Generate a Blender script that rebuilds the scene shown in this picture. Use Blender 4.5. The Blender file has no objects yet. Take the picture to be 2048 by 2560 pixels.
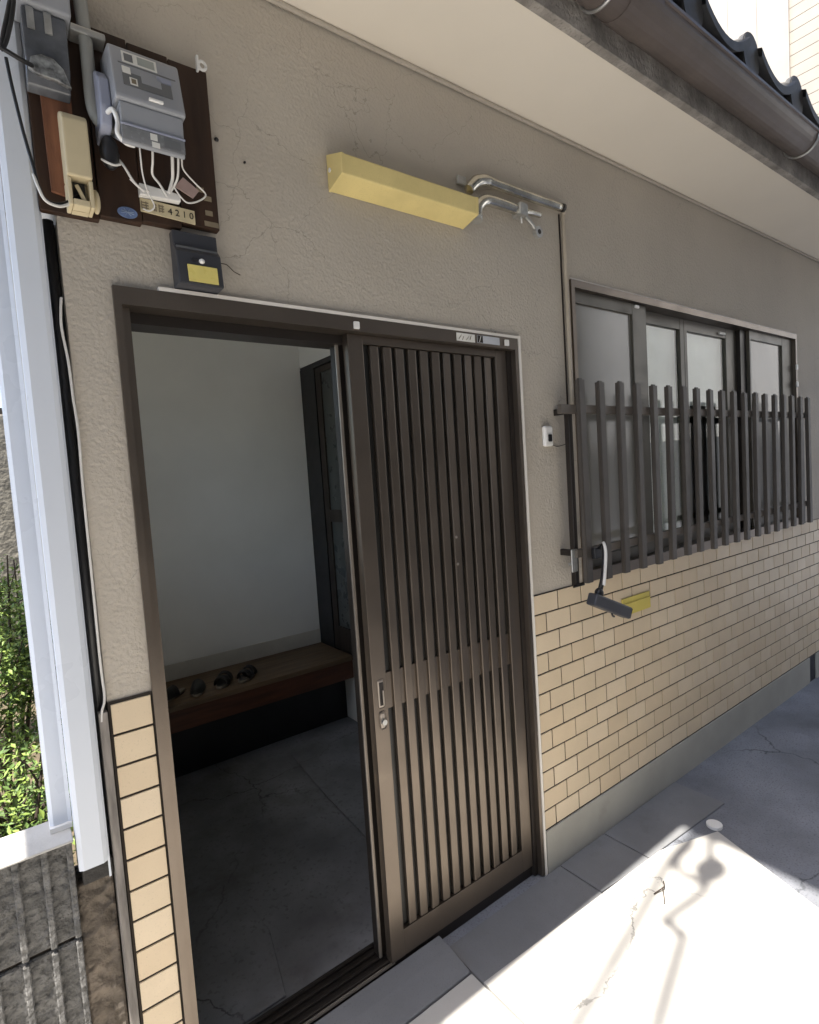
import bpy, bmesh, math, random
from mathutils import Vector, Matrix
random.seed(7)
PI = math.pi
sc = bpy.context.scene
C = sc.collection

# ------------------------------------------------------------------ camera, sky, sun, exposure
def look_rot(yaw, pitch, roll):
    cy, sy, cp, sp = math.cos(yaw), math.sin(yaw), math.cos(pitch), math.sin(pitch)
    f = Vector((sy*cp, cy*cp, sp)); r = Vector((cy, -sy, 0)); u = r.cross(f)
    c, s = math.cos(roll), math.sin(roll)
    r2 = c*r + s*u; u2 = -s*r + c*u
    return Matrix((r2, u2, -f)).transposed()
cam_d = bpy.data.cameras.new('camera'); cam = bpy.data.objects.new('camera', cam_d); C.objects.link(cam)
cam_d.sensor_fit = 'HORIZONTAL'; cam_d.sensor_width = 36; cam_d.lens = 36*1391.6/2048
cam_d.clip_start = 0.02; cam_d.clip_end = 500
cam.matrix_world = Matrix.Translation((-1.6072, -1.4442, 1.5826)) @ look_rot(*[math.radians(a) for a in (36.415, -3.835, -3.758)]).to_4x4()
sc.camera = cam

LIGHT = Vector((0.35, 0.104, -1.0))                 # direction the sunlight travels
to_sun = -LIGHT
elev = math.atan2(to_sun.z, math.hypot(to_sun.x, to_sun.y)); azim = math.atan2(to_sun.x, to_sun.y)
w = bpy.data.worlds.new('World'); sc.world = w; w.use_nodes = True
nt = w.node_tree; nt.nodes.clear()
sky = nt.nodes.new('ShaderNodeTexSky'); sky.sky_type = 'NISHITA'; sky.sun_disc = False
sky.sun_elevation = elev; sky.sun_rotation = azim; sky.air_density = 1.0; sky.dust_density = 2.5; sky.ozone_density = 1.0
bg = nt.nodes.new('ShaderNodeBackground'); bg.inputs[1].default_value = 0.14
wo = nt.nodes.new('ShaderNodeOutputWorld')
nt.links.new(sky.outputs[0], bg.inputs[0]); nt.links.new(bg.outputs[0], wo.inputs[0])
sun_d = bpy.data.lights.new('sun', 'SUN'); sun_d.energy = 4.1; sun_d.angle = math.radians(0.53); sun_d.color = (1, 0.94, 0.85)
sun = bpy.data.objects.new('sun', sun_d); C.objects.link(sun); sun.rotation_euler = LIGHT.to_track_quat('-Z', 'Y').to_euler(); sun.location = (-6, -3, 14)
sc.view_settings.view_transform = 'Standard'; sc.view_settings.look = 'None'
sc.view_settings.exposure = 1.78; sc.view_settings.gamma = 1.0; sc.view_settings.use_curve_mapping = False
sc.render.engine = 'CYCLES'
sc.cycles.max_bounces = 10; sc.cycles.diffuse_bounces = 6; sc.cycles.glossy_bounces = 4; sc.cycles.transparent_max_bounces = 12
try: sc.cycles.use_denoising = True
except Exception: pass

# ------------------------------------------------------------------ materials
MATS = {}
def mat(name, col, rough=0.6, metal=0.0, var=0.12, vscale=6.0, bump=0.0, bscale=80.0, bdist=0.003, spec=0.4,
        stain=0.0, stain_col=(0.05, 0.045, 0.04), sscale=3.0, stretch=(1, 1, 1), grain=0.0, gscale=220.0, voro=0.0, vorscale=30.0, coat=0.0, crack=0.0, crackv=0.45, bmod=0.0):
    """principled with two scales of colour mottling, optional dirt patches, optional relief"""
    if name in MATS: return MATS[name]
    m = bpy.data.materials.new(name); m.use_nodes = True; n = m.node_tree; L = n.links
    b = n.nodes['Principled BSDF']
    b.inputs['Roughness'].default_value = rough; b.inputs['Metallic'].default_value = metal
    b.inputs['Specular IOR Level'].default_value = spec
    if coat: b.inputs['Coat Weight'].default_value = coat; b.inputs['Coat Roughness'].default_value = 0.15
    geo = n.nodes.new('ShaderNodeNewGeometry')
    mp = n.nodes.new('ShaderNodeMapping'); mp.inputs['Scale'].default_value = stretch
    L.new(geo.outputs['Position'], mp.inputs[0])
    def noise(sc_, det=4, ro=0.55):
        t = n.nodes.new('ShaderNodeTexNoise'); t.inputs['Scale'].default_value = sc_; t.inputs['Detail'].default_value = det
        t.inputs['Roughness'].default_value = ro; L.new(mp.outputs[0], t.inputs['Vector']); return t
    def ramp(src, lo, hi):
        r = n.nodes.new('ShaderNodeMapRange'); r.inputs[1].default_value = lo; r.inputs[2].default_value = hi
        L.new(src, r.inputs[0]); return r.outputs[0]
    def mix(fac, a, bcol):
        x = n.nodes.new('ShaderNodeMix'); x.data_type = 'RGBA'
        if fac is not None: L.new(fac, x.inputs[0])
        for i, v in ((6, a), (7, bcol)):
            if hasattr(v, 'is_linked') or hasattr(v, 'links'): L.new(v, x.inputs[i])
            else: x.inputs[i].default_value = (*v, 1)
        return x.outputs[2]
    lo = tuple(c*(1-var) for c in col); hi = tuple(min(1, c*(1+var)) for c in col)
    colo = mix(ramp(noise(vscale).outputs[0], 0.3, 0.7), lo, hi)
    if grain:
        colo = mix(ramp(noise(gscale, 2).outputs[0], 0.62-grain*0.2, 0.75), colo, tuple(c*(1-grain) for c in col))
    if stain:
        f = ramp(noise(sscale, 8, 0.65).outputs[0], 0.68-stain*0.25, 0.8)
        mm = n.nodes.new('ShaderNodeMath'); mm.operation = 'MULTIPLY'; mm.inputs[1].default_value = min(1, stain*1.6); L.new(f, mm.inputs[0])
        colo = mix(mm.outputs[0], colo, stain_col)
    if crack:
        wv = noise(5.0, 5, 0.6); ad0 = n.nodes.new('ShaderNodeMix'); ad0.data_type = 'VECTOR'; ad0.inputs[0].default_value = 0.16
        L.new(mp.outputs[0], ad0.inputs[4]); L.new(wv.outputs[1], ad0.inputs[5])
        ve = n.nodes.new('ShaderNodeTexVoronoi'); ve.feature = 'DISTANCE_TO_EDGE'; ve.inputs['Scale'].default_value = crack; L.new(ad0.outputs[1], ve.inputs['Vector'])
        cm = n.nodes.new('ShaderNodeMapRange'); cm.inputs[1].default_value = 0.001; cm.inputs[2].default_value = 0.0055; cm.inputs[3].default_value = 1; cm.inputs[4].default_value = 0; L.new(ve.outputs[0], cm.inputs[0])
        gm = n.nodes.new('ShaderNodeMath'); gm.operation = 'MULTIPLY'; L.new(cm.outputs[0], gm.inputs[0]); L.new(ramp(noise(1.7, 3).outputs[0], 0.42, 0.58), gm.inputs[1])
        colo = mix(gm.outputs[0], colo, tuple(c*crackv for c in col))
    L.new(colo, b.inputs['Base Color'])
    rr = ramp(noise(vscale*2.3).outputs[0], 0.2, 0.8)
    q = n.nodes.new('ShaderNodeMapRange'); q.inputs[3].default_value = max(0.05, rough-0.08); q.inputs[4].default_value = min(1, rough+0.08)
    L.new(rr, q.inputs[0]); L.new(q.outputs[0], b.inputs['Roughness'])
    if bump:
        h = noise(bscale, 3, 0.5).outputs[0]
        if voro:
            v = n.nodes.new('ShaderNodeTexVoronoi'); v.inputs['Scale'].default_value = vorscale; v.feature = 'SMOOTH_F1'; L.new(mp.outputs[0], v.inputs['Vector'])
            ad = n.nodes.new('ShaderNodeMath'); ad.operation = 'MULTIPLY_ADD'; ad.inputs[1].default_value = voro; L.new(v.outputs[0], ad.inputs[0]); L.new(h, ad.inputs[2]); h = ad.outputs[0]
        if bmod:
            mm2 = n.nodes.new('ShaderNodeMath'); mm2.operation = 'MULTIPLY'; r2 = n.nodes.new('ShaderNodeMapRange'); r2.inputs[1].default_value = 0.35; r2.inputs[2].default_value = 0.65; r2.inputs[3].default_value = 0.3; L.new(noise(bmod, 3).outputs[0], r2.inputs[0]); L.new(r2.outputs[0], mm2.inputs[1]); L.new(h, mm2.inputs[0]); h = mm2.outputs[0]
        bp = n.nodes.new('ShaderNodeBump'); bp.inputs['Strength'].default_value = bump; bp.inputs['Distance'].default_value = bdist
        L.new(h, bp.inputs['Height']); L.new(bp.outputs[0], b.inputs['Normal'])
    MATS[name] = m; return m

def glass(name, tint=(1, 1, 1), ior=1.5, rough=0.0):
    m = bpy.data.materials.new(name); m.use_nodes = True; n = m.node_tree; L = n.links; n.nodes.clear()
    o = n.nodes.new('ShaderNodeOutputMaterial'); t = n.nodes.new('ShaderNodeBsdfTransparent'); t.inputs[0].default_value = (*tint, 1)
    g = n.nodes.new('ShaderNodeBsdfGlossy'); g.inputs['Roughness'].default_value = rough
    f = n.nodes.new('ShaderNodeFresnel'); g_ = n.nodes.new('ShaderNodeNewGeometry'); r_ = n.nodes.new('ShaderNodeMapRange'); r_.inputs[3].default_value = ior; r_.inputs[4].default_value = 1/ior
    L.new(g_.outputs['Backfacing'], r_.inputs[0]); L.new(r_.outputs[0], f.inputs[0])
    x = n.nodes.new('ShaderNodeMixShader'); L.new(f.outputs[0], x.inputs[0]); L.new(t.outputs[0], x.inputs[1]); L.new(g.outputs[0], x.inputs[2]); L.new(x.outputs[0], o.inputs[0])
    return m

M = {}
M['stucco'] = mat('stucco', (0.475, 0.43, 0.365), 0.85, var=0.07, vscale=1.6, bmod=1.1, bump=0.75, bscale=125, bdist=0.0052, voro=0.7, vorscale=95, grain=0.10, gscale=140, spec=0.25, stain=0.12, stain_col=(0.36, 0.32, 0.27), sscale=1.3, crack=5.0, crackv=0.72)
M['soffit'] = mat('soffit_board', (0.76, 0.70, 0.60), 0.8, var=0.04, vscale=1.2, bump=0.08, bscale=60, stain=0.06, stain_col=(0.5, 0.43, 0.34))
M['fascia'] = mat('fascia_mortar', (0.32, 0.295, 0.265), 0.9, var=0.4, vscale=9, bump=0.9, bscale=60, bdist=0.007, grain=0.35, gscale=120, stain=0.3, stain_col=(0.10, 0.09, 0.08), sscale=6)
M['gutter'] = mat('gutter_plastic', (0.115, 0.095, 0.085), 0.45, var=0.18, vscale=5, stain=0.25, stain_col=(0.07, 0.06, 0.05), sscale=4, bump=0.05, bscale=40)
M['galv'] = mat('galvanised_metal', (0.5, 0.5, 0.48), 0.4, 0.8, var=0.25, vscale=25, stain=0.25, stain_col=(0.25, 0.2, 0.15), sscale=30)
M['chrome'] = mat('steel_conduit', (0.62, 0.60, 0.53), 0.2, 0.95, var=0.3, vscale=18, stain=0.2, stain_col=(0.2, 0.16, 0.1), sscale=35)
M['roof_tile'] = mat('roof_tile', (0.085, 0.082, 0.077), 0.6, var=0.25, vscale=10, bump=0.15, bscale=90, stain=0.25, stain_col=(0.06, 0.055, 0.05), sscale=8)
M['grout'] = mat('grout', (0.035, 0.028, 0.022), 0.95, var=0.2, bump=0.3)
M['tile'] = mat('cream_tile', (0.635, 0.515, 0.355), 0.42, var=0.05, vscale=5, bump=0.06, bscale=150, bdist=0.001, grain=0.16, gscale=260, stain=0.2, stain_col=(0.42, 0.33, 0.22), sscale=4, spec=0.45)
M['tile2'] = mat('cream_tile_pale', (0.67, 0.55, 0.39), 0.42, var=0.05, vscale=5, bump=0.06, bscale=150, bdist=0.001, grain=0.16, gscale=260, stain=0.2, stain_col=(0.42, 0.33, 0.22), sscale=4, spec=0.45)
M['tile3'] = mat('cream_tile_pinkish', (0.625, 0.50, 0.34), 0.45, var=0.06, vscale=5, bump=0.06, bscale=150, bdist=0.001, grain=0.12, gscale=260, stain=0.1, stain_col=(0.40, 0.30, 0.2), sscale=5, spec=0.45)
M['plinth'] = mat('plinth_mortar', (0.36, 0.35, 0.31), 0.85, var=0.1, vscale=3, bump=0.15, bscale=70, stain=0.25, stain_col=(0.2, 0.19, 0.17), sscale=4)
M['bronze'] = mat('bronze_aluminium', (0.165, 0.137, 0.112), 0.36, 0.85, var=0.10, vscale=3, bump=0.03, bscale=200, bdist=0.001, stain=0.25, stain_col=(0.24, 0.205, 0.165), sscale=5, grain=0.10, gscale=300)
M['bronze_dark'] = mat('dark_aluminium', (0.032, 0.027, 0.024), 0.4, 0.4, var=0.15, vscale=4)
M['bronze_bare'] = mat('worn_aluminium', (0.34, 0.30, 0.26), 0.35, 0.6, var=0.15, vscale=8)
M['frame_green'] = mat('olive_aluminium', (0.10, 0.092, 0.075), 0.4, 0.35, var=0.1, vscale=4)
M['caulk'] = mat('white_caulk', (0.74, 0.70, 0.64), 0.7, var=0.05, stain=0.1, stain_col=(0.5, 0.45, 0.38), sscale=9)
M['frosted'] = mat('frosted_pane', (0.185, 0.18, 0.16), 0.16, var=0.06, vscale=2, spec=0.6, stain=0.1, stain_col=(0.13, 0.12, 0.1))
M['dark_glass'] = mat('dark_pane', (0.02, 0.022, 0.02), 0.12, var=0.2, spec=0.55)
M['slot_glass'] = mat('figured_pane', (0.012, 0.012, 0.011), 0.35, var=0.2, spec=0.5, bump=0.2, bscale=120)
M['clear'] = glass('clear_pane', (0.93, 0.95, 0.93))
M['paper'] = mat('window_paper', (0.85, 0.84, 0.82), 0.8, var=0.10, vscale=4, stain=0.35, stain_col=(0.42, 0.41, 0.40), sscale=4.5, spec=0.2)  # pale smudged colour standing in for streaky pane reflections
M['white'] = mat('white_plastic', (0.78, 0.77, 0.74), 0.4, var=0.04, stain=0.06, stain_col=(0.5, 0.47, 0.4), sscale=20)
M['post_white'] = mat('white_vinyl', (0.64, 0.68, 0.74), 0.3, var=0.03, vscale=2, spec=0.5, stain=0.05, stain_col=(0.5, 0.5, 0.5), sscale=5)
M['cream'] = mat('cream_plastic', (0.70, 0.575, 0.25), 0.4, var=0.08, vscale=9, stain=0.22, stain_col=(0.52, 0.42, 0.2), sscale=9, grain=0.12)
M['beige'] = mat('aged_beige_plastic', (0.60, 0.51, 0.33), 0.5, var=0.08, vscale=9, stain=0.2, stain_col=(0.35, 0.28, 0.16), sscale=14)
M['meter'] = mat('grey_meter_plastic', (0.30, 0.31, 0.33), 0.32, var=0.05, spec=0.5, stain=0.06, stain_col=(0.2, 0.2, 0.2), sscale=14)
M['meter_dark'] = mat('dark_meter_plastic', (0.14, 0.145, 0.15), 0.35, var=0.08)
M['meter_side'] = mat('bluish_meter_plastic', (0.30, 0.32, 0.40), 0.35, var=0.06)
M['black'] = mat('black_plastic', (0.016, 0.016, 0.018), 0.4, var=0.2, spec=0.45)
M['charcoal'] = mat('charcoal_plastic', (0.045, 0.047, 0.055), 0.42, var=0.15)
M['rubber'] = mat('black_cable', (0.012, 0.012, 0.013), 0.5, var=0.2)
M['cable_white'] = mat('white_cable', (0.70, 0.68, 0.64), 0.5, var=0.1, stain=0.15, stain_col=(0.35, 0.32, 0.28), sscale=25)
M['led'] = mat('yellow_led_panel', (0.78, 0.66, 0.20), 0.3, var=0.06, vscale=30, coat=0.3)
M['board'] = mat('dark_brown_board', (0.034, 0.016, 0.008), 0.6, var=0.35, vscale=5, stretch=(6, 6, 1), bump=0.12, bscale=30, stain=0.3, stain_col=(0.02, 0.012, 0.008), sscale=6)
M['board_red'] = mat('weathered_red_board', (0.20, 0.085, 0.045), 0.75, var=0.35, vscale=6, stretch=(8, 8, 1), bump=0.3, bscale=25, stain=0.4, stain_col=(0.05, 0.025, 0.02), sscale=8)
M['ink'] = mat('black_ink', (0.03, 0.025, 0.02), 0.7)
M['ink_grey'] = mat('faded_ink', (0.22, 0.18, 0.12), 0.7)
M['label'] = mat('paper_label', (0.72, 0.71, 0.66), 0.6, var=0.08, vscale=30)
M['plate'] = mat('cream_number_plate', (0.58, 0.50, 0.32), 0.5, var=0.12, vscale=30)
M['blue'] = mat('blue_disc', (0.14, 0.20, 0.36), 0.5, var=0.3, vscale=60)
M['yellow'] = mat('yellow_plate', (0.56, 0.46, 0.10), 0.5, var=0.08, stain=0.12, stain_col=(0.4, 0.3, 0.08), sscale=10)
M['plaster_in'] = mat('room_plaster', (0.80, 0.80, 0.765), 0.85, var=0.05, vscale=2, stain=0.1, stain_col=(0.42, 0.40, 0.35), sscale=1.8)
M['skirting'] = mat('skirting_band', (0.62, 0.59, 0.52), 0.8, var=0.08)
M['wood_top'] = mat('bench_top_wood', (0.13, 0.085, 0.048), 0.55, var=0.3, vscale=4, stretch=(1, 9, 9), bump=0.1, bscale=30)
M['wood_red'] = mat('bench_front_wood', (0.075, 0.026, 0.012), 0.5, var=0.3, vscale=4, stretch=(1, 9, 9), bump=0.1, bscale=30)
M['wood_dark'] = mat('dark_wood', (0.03, 0.022, 0.017), 0.5, var=0.3, stretch=(8, 8, 1))
M['floor_in'] = mat('old_cement_floor', (0.17, 0.174, 0.187), 0.75, var=0.35, vscale=3, bump=0.5, bscale=24, bdist=0.006, stain=0.5, stain_col=(0.055, 0.048, 0.04), sscale=2.2, grain=0.3, gscale=60, crack=1.3, crackv=0.4)
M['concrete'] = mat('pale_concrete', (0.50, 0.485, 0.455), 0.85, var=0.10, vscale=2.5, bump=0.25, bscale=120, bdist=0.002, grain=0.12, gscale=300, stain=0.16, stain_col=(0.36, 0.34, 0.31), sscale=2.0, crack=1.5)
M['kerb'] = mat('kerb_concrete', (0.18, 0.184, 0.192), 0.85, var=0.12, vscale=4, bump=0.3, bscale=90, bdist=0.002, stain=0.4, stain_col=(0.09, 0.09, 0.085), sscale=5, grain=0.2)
M['asphalt'] = mat('worn_asphalt', (0.19, 0.20, 0.225), 0.9, var=0.30, vscale=2.2, bump=0.8, bscale=110, bdist=0.004, grain=0.4, gscale=130, stain=0.4, stain_col=(0.10, 0.10, 0.11), sscale=3.0, crack=1.1)
M['earth'] = mat('garden_earth', (0.10, 0.08, 0.05), 0.95, var=0.3, bump=0.6, bscale=40, bdist=0.01)
M['block'] = mat('weathered_block', (0.145, 0.142, 0.136), 0.9, var=0.4, vscale=30, bump=1.0, bscale=75, bdist=0.010, voro=1.0, vorscale=55, grain=0.5, gscale=90, stain=0.3, stain_col=(0.025, 0.025, 0.025), sscale=9)
M['coping'] = mat('wall_top_concrete', (0.46, 0.45, 0.42), 0.9, var=0.1, bump=0.4, bscale=90, stain=0.2, stain_col=(0.2, 0.19, 0.17), sscale=12)
M['rough_mortar'] = mat('rough_mortar', (0.15, 0.125, 0.10), 0.95, var=0.45, vscale=16, bump=1.0, bscale=32, bdist=0.022, voro=1.0, vorscale=36, stain=0.55, stain_col=(0.03, 0.025, 0.02), sscale=14)
M['tar'] = mat('black_tar', (0.018, 0.016, 0.014), 0.6, var=0.4, bump=0.8, bscale=60, bdist=0.006)  # near black, also stands in for the shaded corner gap
M['grey_wood'] = mat('weathered_grey_wood', (0.22, 0.20, 0.18), 0.85, var=0.35, vscale=8, stretch=(8, 8, 1), bump=0.4, bscale=30)
M['siding'] = mat('beige_siding', (0.40, 0.36, 0.30), 0.7, var=0.05, stain=0.08, stain_col=(0.5, 0.46, 0.4), sscale=2)
M['siding2'] = mat('pale_panel', (0.42, 0.38, 0.325), 0.7, var=0.04)
M['house2'] = mat('opposite_render', (0.24, 0.225, 0.20), 0.85, var=0.08, bump=0.2)
M['slab2'] = mat('balcony_concrete', (0.42, 0.41, 0.39), 0.85, var=0.1)  # for the added balcony slab that casts the ground shade
M['leaf'] = mat('leaf_green', (0.19, 0.27, 0.06), 0.5, var=0.4, vscale=7, spec=0.3)
M['leaf2'] = mat('leaf_dark_green', (0.09, 0.15, 0.04), 0.5, var=0.4, vscale=7, spec=0.3)
M['bark'] = mat('bark', (0.06, 0.045, 0.035), 0.9, var=0.3, bump=0.5)
M['stone'] = mat('garden_stone', (0.20, 0.185, 0.15), 0.95, var=0.35, vscale=9, bump=0.9, bscale=18, bdist=0.02, stain=0.3, stain_col=(0.07, 0.08, 0.04), sscale=5)
M['grille'] = mat('grey_brown_grille', (0.075, 0.066, 0.058), 0.5, 0.15, var=0.15, vscale=5, stain=0.2, stain_col=(0.12, 0.105, 0.09), sscale=6)
M['rail'] = mat('grille_rail', (0.11, 0.095, 0.08), 0.5, 0.15, var=0.12)
M['slipper'] = mat('dark_leather', (0.02, 0.018, 0.016), 0.4, var=0.3)
M['slipper_sole'] = mat('pale_sole', (0.22, 0.19, 0.15), 0.6, var=0.15)
M['pink'] = mat('faded_pink_tag', (0.36, 0.26, 0.235), 0.6, var=0.12, vscale=30)

# ------------------------------------------------------------------ mesh helpers
class MB:
    def __init__(s): s.bm = bmesh.new()
    def box(s, x0, x1, y0, y1, z0, z1, bev=0.0, seg=2):
        x0, x1 = min(x0, x1), max(x0, x1); y0, y1 = min(y0, y1), max(y0, y1); z0, z1 = min(z0, z1), max(z0, z1)
        v = [s.bm.verts.new(p) for p in ((x0,y0,z0),(x1,y0,z0),(x1,y1,z0),(x0,y1,z0),(x0,y0,z1),(x1,y0,z1),(x1,y1,z1),(x0,y1,z1))]
        fs = [s.bm.faces.new([v[i] for i in q]) for q in ((0,3,2,1),(4,5,6,7),(0,1,5,4),(1,2,6,5),(2,3,7,6),(3,0,4,7))]
        if bev:
            bmesh.ops.bevel(s.bm, geom=list({e for f in fs for e in f.edges}), offset=bev, segments=seg, affect='EDGES', profile=0.5)
        return s
    def prism(s, prof, axis, a, b, bev=0.0):
        """closed 2-D profile swept along x, y or z; profile coords are the other two axes in order"""
        def P(p, t):
            return {'x': (t, p[0], p[1]), 'y': (p[0], t, p[1]), 'z': (p[0], p[1], t)}[axis]
        A = [s.bm.verts.new(P(p, a)) for p in prof]; B = [s.bm.verts.new(P(p, b)) for p in prof]
        n = len(prof); fs = [s.bm.faces.new(A), s.bm.faces.new(list(reversed(B)))]
        for i in range(n): fs.append(s.bm.faces.new((A[i], B[i], B[(i+1) % n], A[(i+1) % n])))
        bmesh.ops.recalc_face_normals(s.bm, faces=fs)
        if bev: bmesh.ops.bevel(s.bm, geom=list({e for f in fs for e in f.edges}), offset=bev, segments=2, affect='EDGES', profile=0.5)
        return s
    def tube(s, pts, r, n=8, smooth=True, sub=6, closed=False):
        pts = [Vector(p) for p in pts]
        rs = r if isinstance(r, (list, tuple)) else [r]*len(pts)
        if smooth and len(pts) > 2:
            out, ro = [], []
            for i in range(len(pts)-1):
                p0 = pts[max(i-1, 0)]; p1 = pts[i]; p2 = pts[i+1]; p3 = pts[min(i+2, len(pts)-1)]
                for k in range(sub):
                    t = k/sub
                    out.append(0.5*((2*p1)+(p2-p0)*t+(2*p0-5*p1+4*p2-p3)*t*t+(3*p1-p0-3*p2+p3)*t**3)); ro.append(rs[i]*(1-t)+rs[i+1]*t)
            out.append(pts[-1]); ro.append(rs[-1]); pts, rs = out, ro
        rings = []; up = None
        for i, p in enumerate(pts):
            d = (pts[min(i+1, len(pts)-1)]-pts[max(i-1, 0)]).normalized()
            if up is None: up = d.orthogonal().normalized()
            up = (up - d*up.dot(d)); up = up.normalized() if up.length > 1e-6 else d.orthogonal().normalized()
            sd = d.cross(up)
            rings.append([s.bm.verts.new(p+(up*math.cos(2*PI*k/n)+sd*math.sin(2*PI*k/n))*rs[i]) for k in range(n)])
        for a, b in zip(rings, rings[1:]):
            for k in range(n):
                f = s.bm.faces.new((a[k], a[(k+1) % n], b[(k+1) % n], b[k])); f.smooth = True
        s.bm.faces.new(list(reversed(rings[0]))); s.bm.faces.new(rings[-1])
        return s
    def disc(s, c, axis, r, t, n=24, ry=None):
        """short cylinder along an axis"""
        ry = ry or r; c = Vector(c)
        prof = [(r*math.cos(2*PI*k/n), ry*math.sin(2*PI*k/n)) for k in range(n)]
        if axis == 'y': return s.prism([(c.x+p[0], c.z+p[1]) for p in prof], 'y', c.y, c.y+t)
        if axis == 'z': return s.prism([(c.x+p[0], c.y+p[1]) for p in prof], 'z', c.z, c.z+t)
        return s.prism([(c.y+p[0], c.z+p[1]) for p in prof], 'x', c.x, c.x+t)
    def bar(s, a, b, wx, wz, bev=0.0):
        """rectangular bar between two points"""
        a, b = Vector(a), Vector(b); d = b-a; m = bmesh.new(); L = d.length
        q = MB(); q.box(-wx/2, wx/2, -wz/2, wz/2, 0, L, bev)
        rot = d.to_track_quat('Z', 'Y').to_matrix().to_4x4()
        q.bm.transform(Matrix.Translation(a) @ rot)
        me = bpy.data.meshes.new('t'); q.bm.to_mesh(me); q.bm.free(); s.bm.from_mesh(me); bpy.data.meshes.remove(me)
        return s
    def ellipsoid(s, c, r, u=12, v=8):
        m = Matrix.Translation(c) @ Matrix.Diagonal((*r, 1))
        g = bmesh.ops.create_uvsphere(s.bm, u_segments=u, v_segments=v, radius=1, matrix=m)
        for f in {f for vv in g['verts'] for f in vv.link_faces}: f.smooth = True
        return s
    def quad(s, *pts):
        s.bm.faces.new([s.bm.verts.new(p) for p in pts]); return s

WL = {}
def wl(o): return WL[o.name] if o else Vector((0, 0, 0))
def obj(name, mb, m, parent=None, bottom=False, shift=None):
    bm = mb.bm
    xs = [v.co for v in bm.verts]
    lo = Vector([min(v[i] for v in xs) for i in range(3)]); hi = Vector([max(v[i] for v in xs) for i in range(3)])
    c = (lo+hi)/2
    if parent is None: c.z = lo.z
    bm.transform(Matrix.Translation(-c))
    me = bpy.data.meshes.new(name); bm.to_mesh(me); bm.free(); me.materials.append(M[m] if isinstance(m, str) else m)
    o = bpy.data.objects.new(name, me); C.objects.link(o)
    if parent: o.parent = parent
    o.location = c - wl(parent); WL[o.name] = c.copy()
    return o
def inst(name, me, loc, parent):
    o = bpy.data.objects.new(name, me); C.objects.link(o); o.parent = parent
    o.location = Vector(loc) - wl(parent); WL[o.name] = Vector(loc); return o
def tag(o, label, cat, group=None):
    o['label'] = label; o['category'] = cat
    if group: o['group'] = group
    return o
def thing(name, label, cat, loc, group=None):
    o = bpy.data.objects.new(name, None); C.objects.link(o); o.location = loc; o.empty_display_size = 0.05
    WL[o.name] = Vector(loc); return tag(o, label, cat, group)
def structure(o): o['kind'] = 'structure'; return o
def box(name, x0, x1, y0, y1, z0, z1, m, parent=None, bev=0.0): return obj(name, MB().box(x0, x1, y0, y1, z0, z1, bev), m, parent)
def text(name, s, size, loc, m, parent, rot=(PI/2, 0, 0), width=None):
    cu = bpy.data.curves.new(name, 'FONT'); cu.body = s; cu.size = size; cu.extrude = 0.0006; cu.align_x = 'CENTER'; cu.align_y = 'CENTER'
    t = bpy.data.objects.new(name, cu); me = bpy.data.meshes.new_from_object(t); bpy.data.objects.remove(t); bpy.data.curves.remove(cu)
    me.name = name; me.transform(Matrix.Rotation(rot[0], 4, 'X')); me.materials.clear(); me.materials.append(M[m])
    return inst(name, me, loc, parent)

GZ = -0.045          # level of the alley
# ------------------------------------------------------------------ ground
structure(box('ground', -60, 60, -60, 60, GZ-0.3, GZ, 'asphalt'))
structure(box('garden_ground', -4.0, -1.447, 0.10, 7.2, GZ+0.004, GZ+0.03, 'earth'))
structure(box('concrete_paving', -4.0, -0.520, -2.85, -0.143, GZ-0.02, GZ+0.012, 'concrete', bev=0.003))
pv = MB().prism([(-0.512, -0.190), (0.46, -0.232), (0.75, -0.33), (0.58, -0.75), (-0.4, -2.85), (-0.512, -2.85)], 'z', GZ-0.02, GZ+0.010)  # right edge follows the shadow edge, putting the sun patch border into colour
structure(obj('concrete_paving', pv, 'concrete'))
# kerb pieces along the front of the house
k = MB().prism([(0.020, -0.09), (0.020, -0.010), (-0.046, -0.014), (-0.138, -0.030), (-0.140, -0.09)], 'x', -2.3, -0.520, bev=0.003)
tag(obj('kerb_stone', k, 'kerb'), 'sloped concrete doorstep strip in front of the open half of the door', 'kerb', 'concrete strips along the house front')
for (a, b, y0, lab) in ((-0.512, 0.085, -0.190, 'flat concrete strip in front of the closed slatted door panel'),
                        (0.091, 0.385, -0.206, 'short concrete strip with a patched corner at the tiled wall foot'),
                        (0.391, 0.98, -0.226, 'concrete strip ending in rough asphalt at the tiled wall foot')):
    kk = MB().prism([(a, -0.015), (b, -0.015), (b, y0-0.03), (a, y0)], 'z', GZ-0.02, GZ+0.008, bev=0.002)  # dark strip's front edge matches the eave shadow, deepening it by colour
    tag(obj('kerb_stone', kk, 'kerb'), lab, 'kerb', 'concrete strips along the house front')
cp = MB().disc((0.785, -0.300, GZ+0.002), 'z', 0.032, 0.012, 28)
tag(obj('manhole_cover', cp, 'white'), 'small round white cap set in the shaded pavement', 'manhole')

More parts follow.
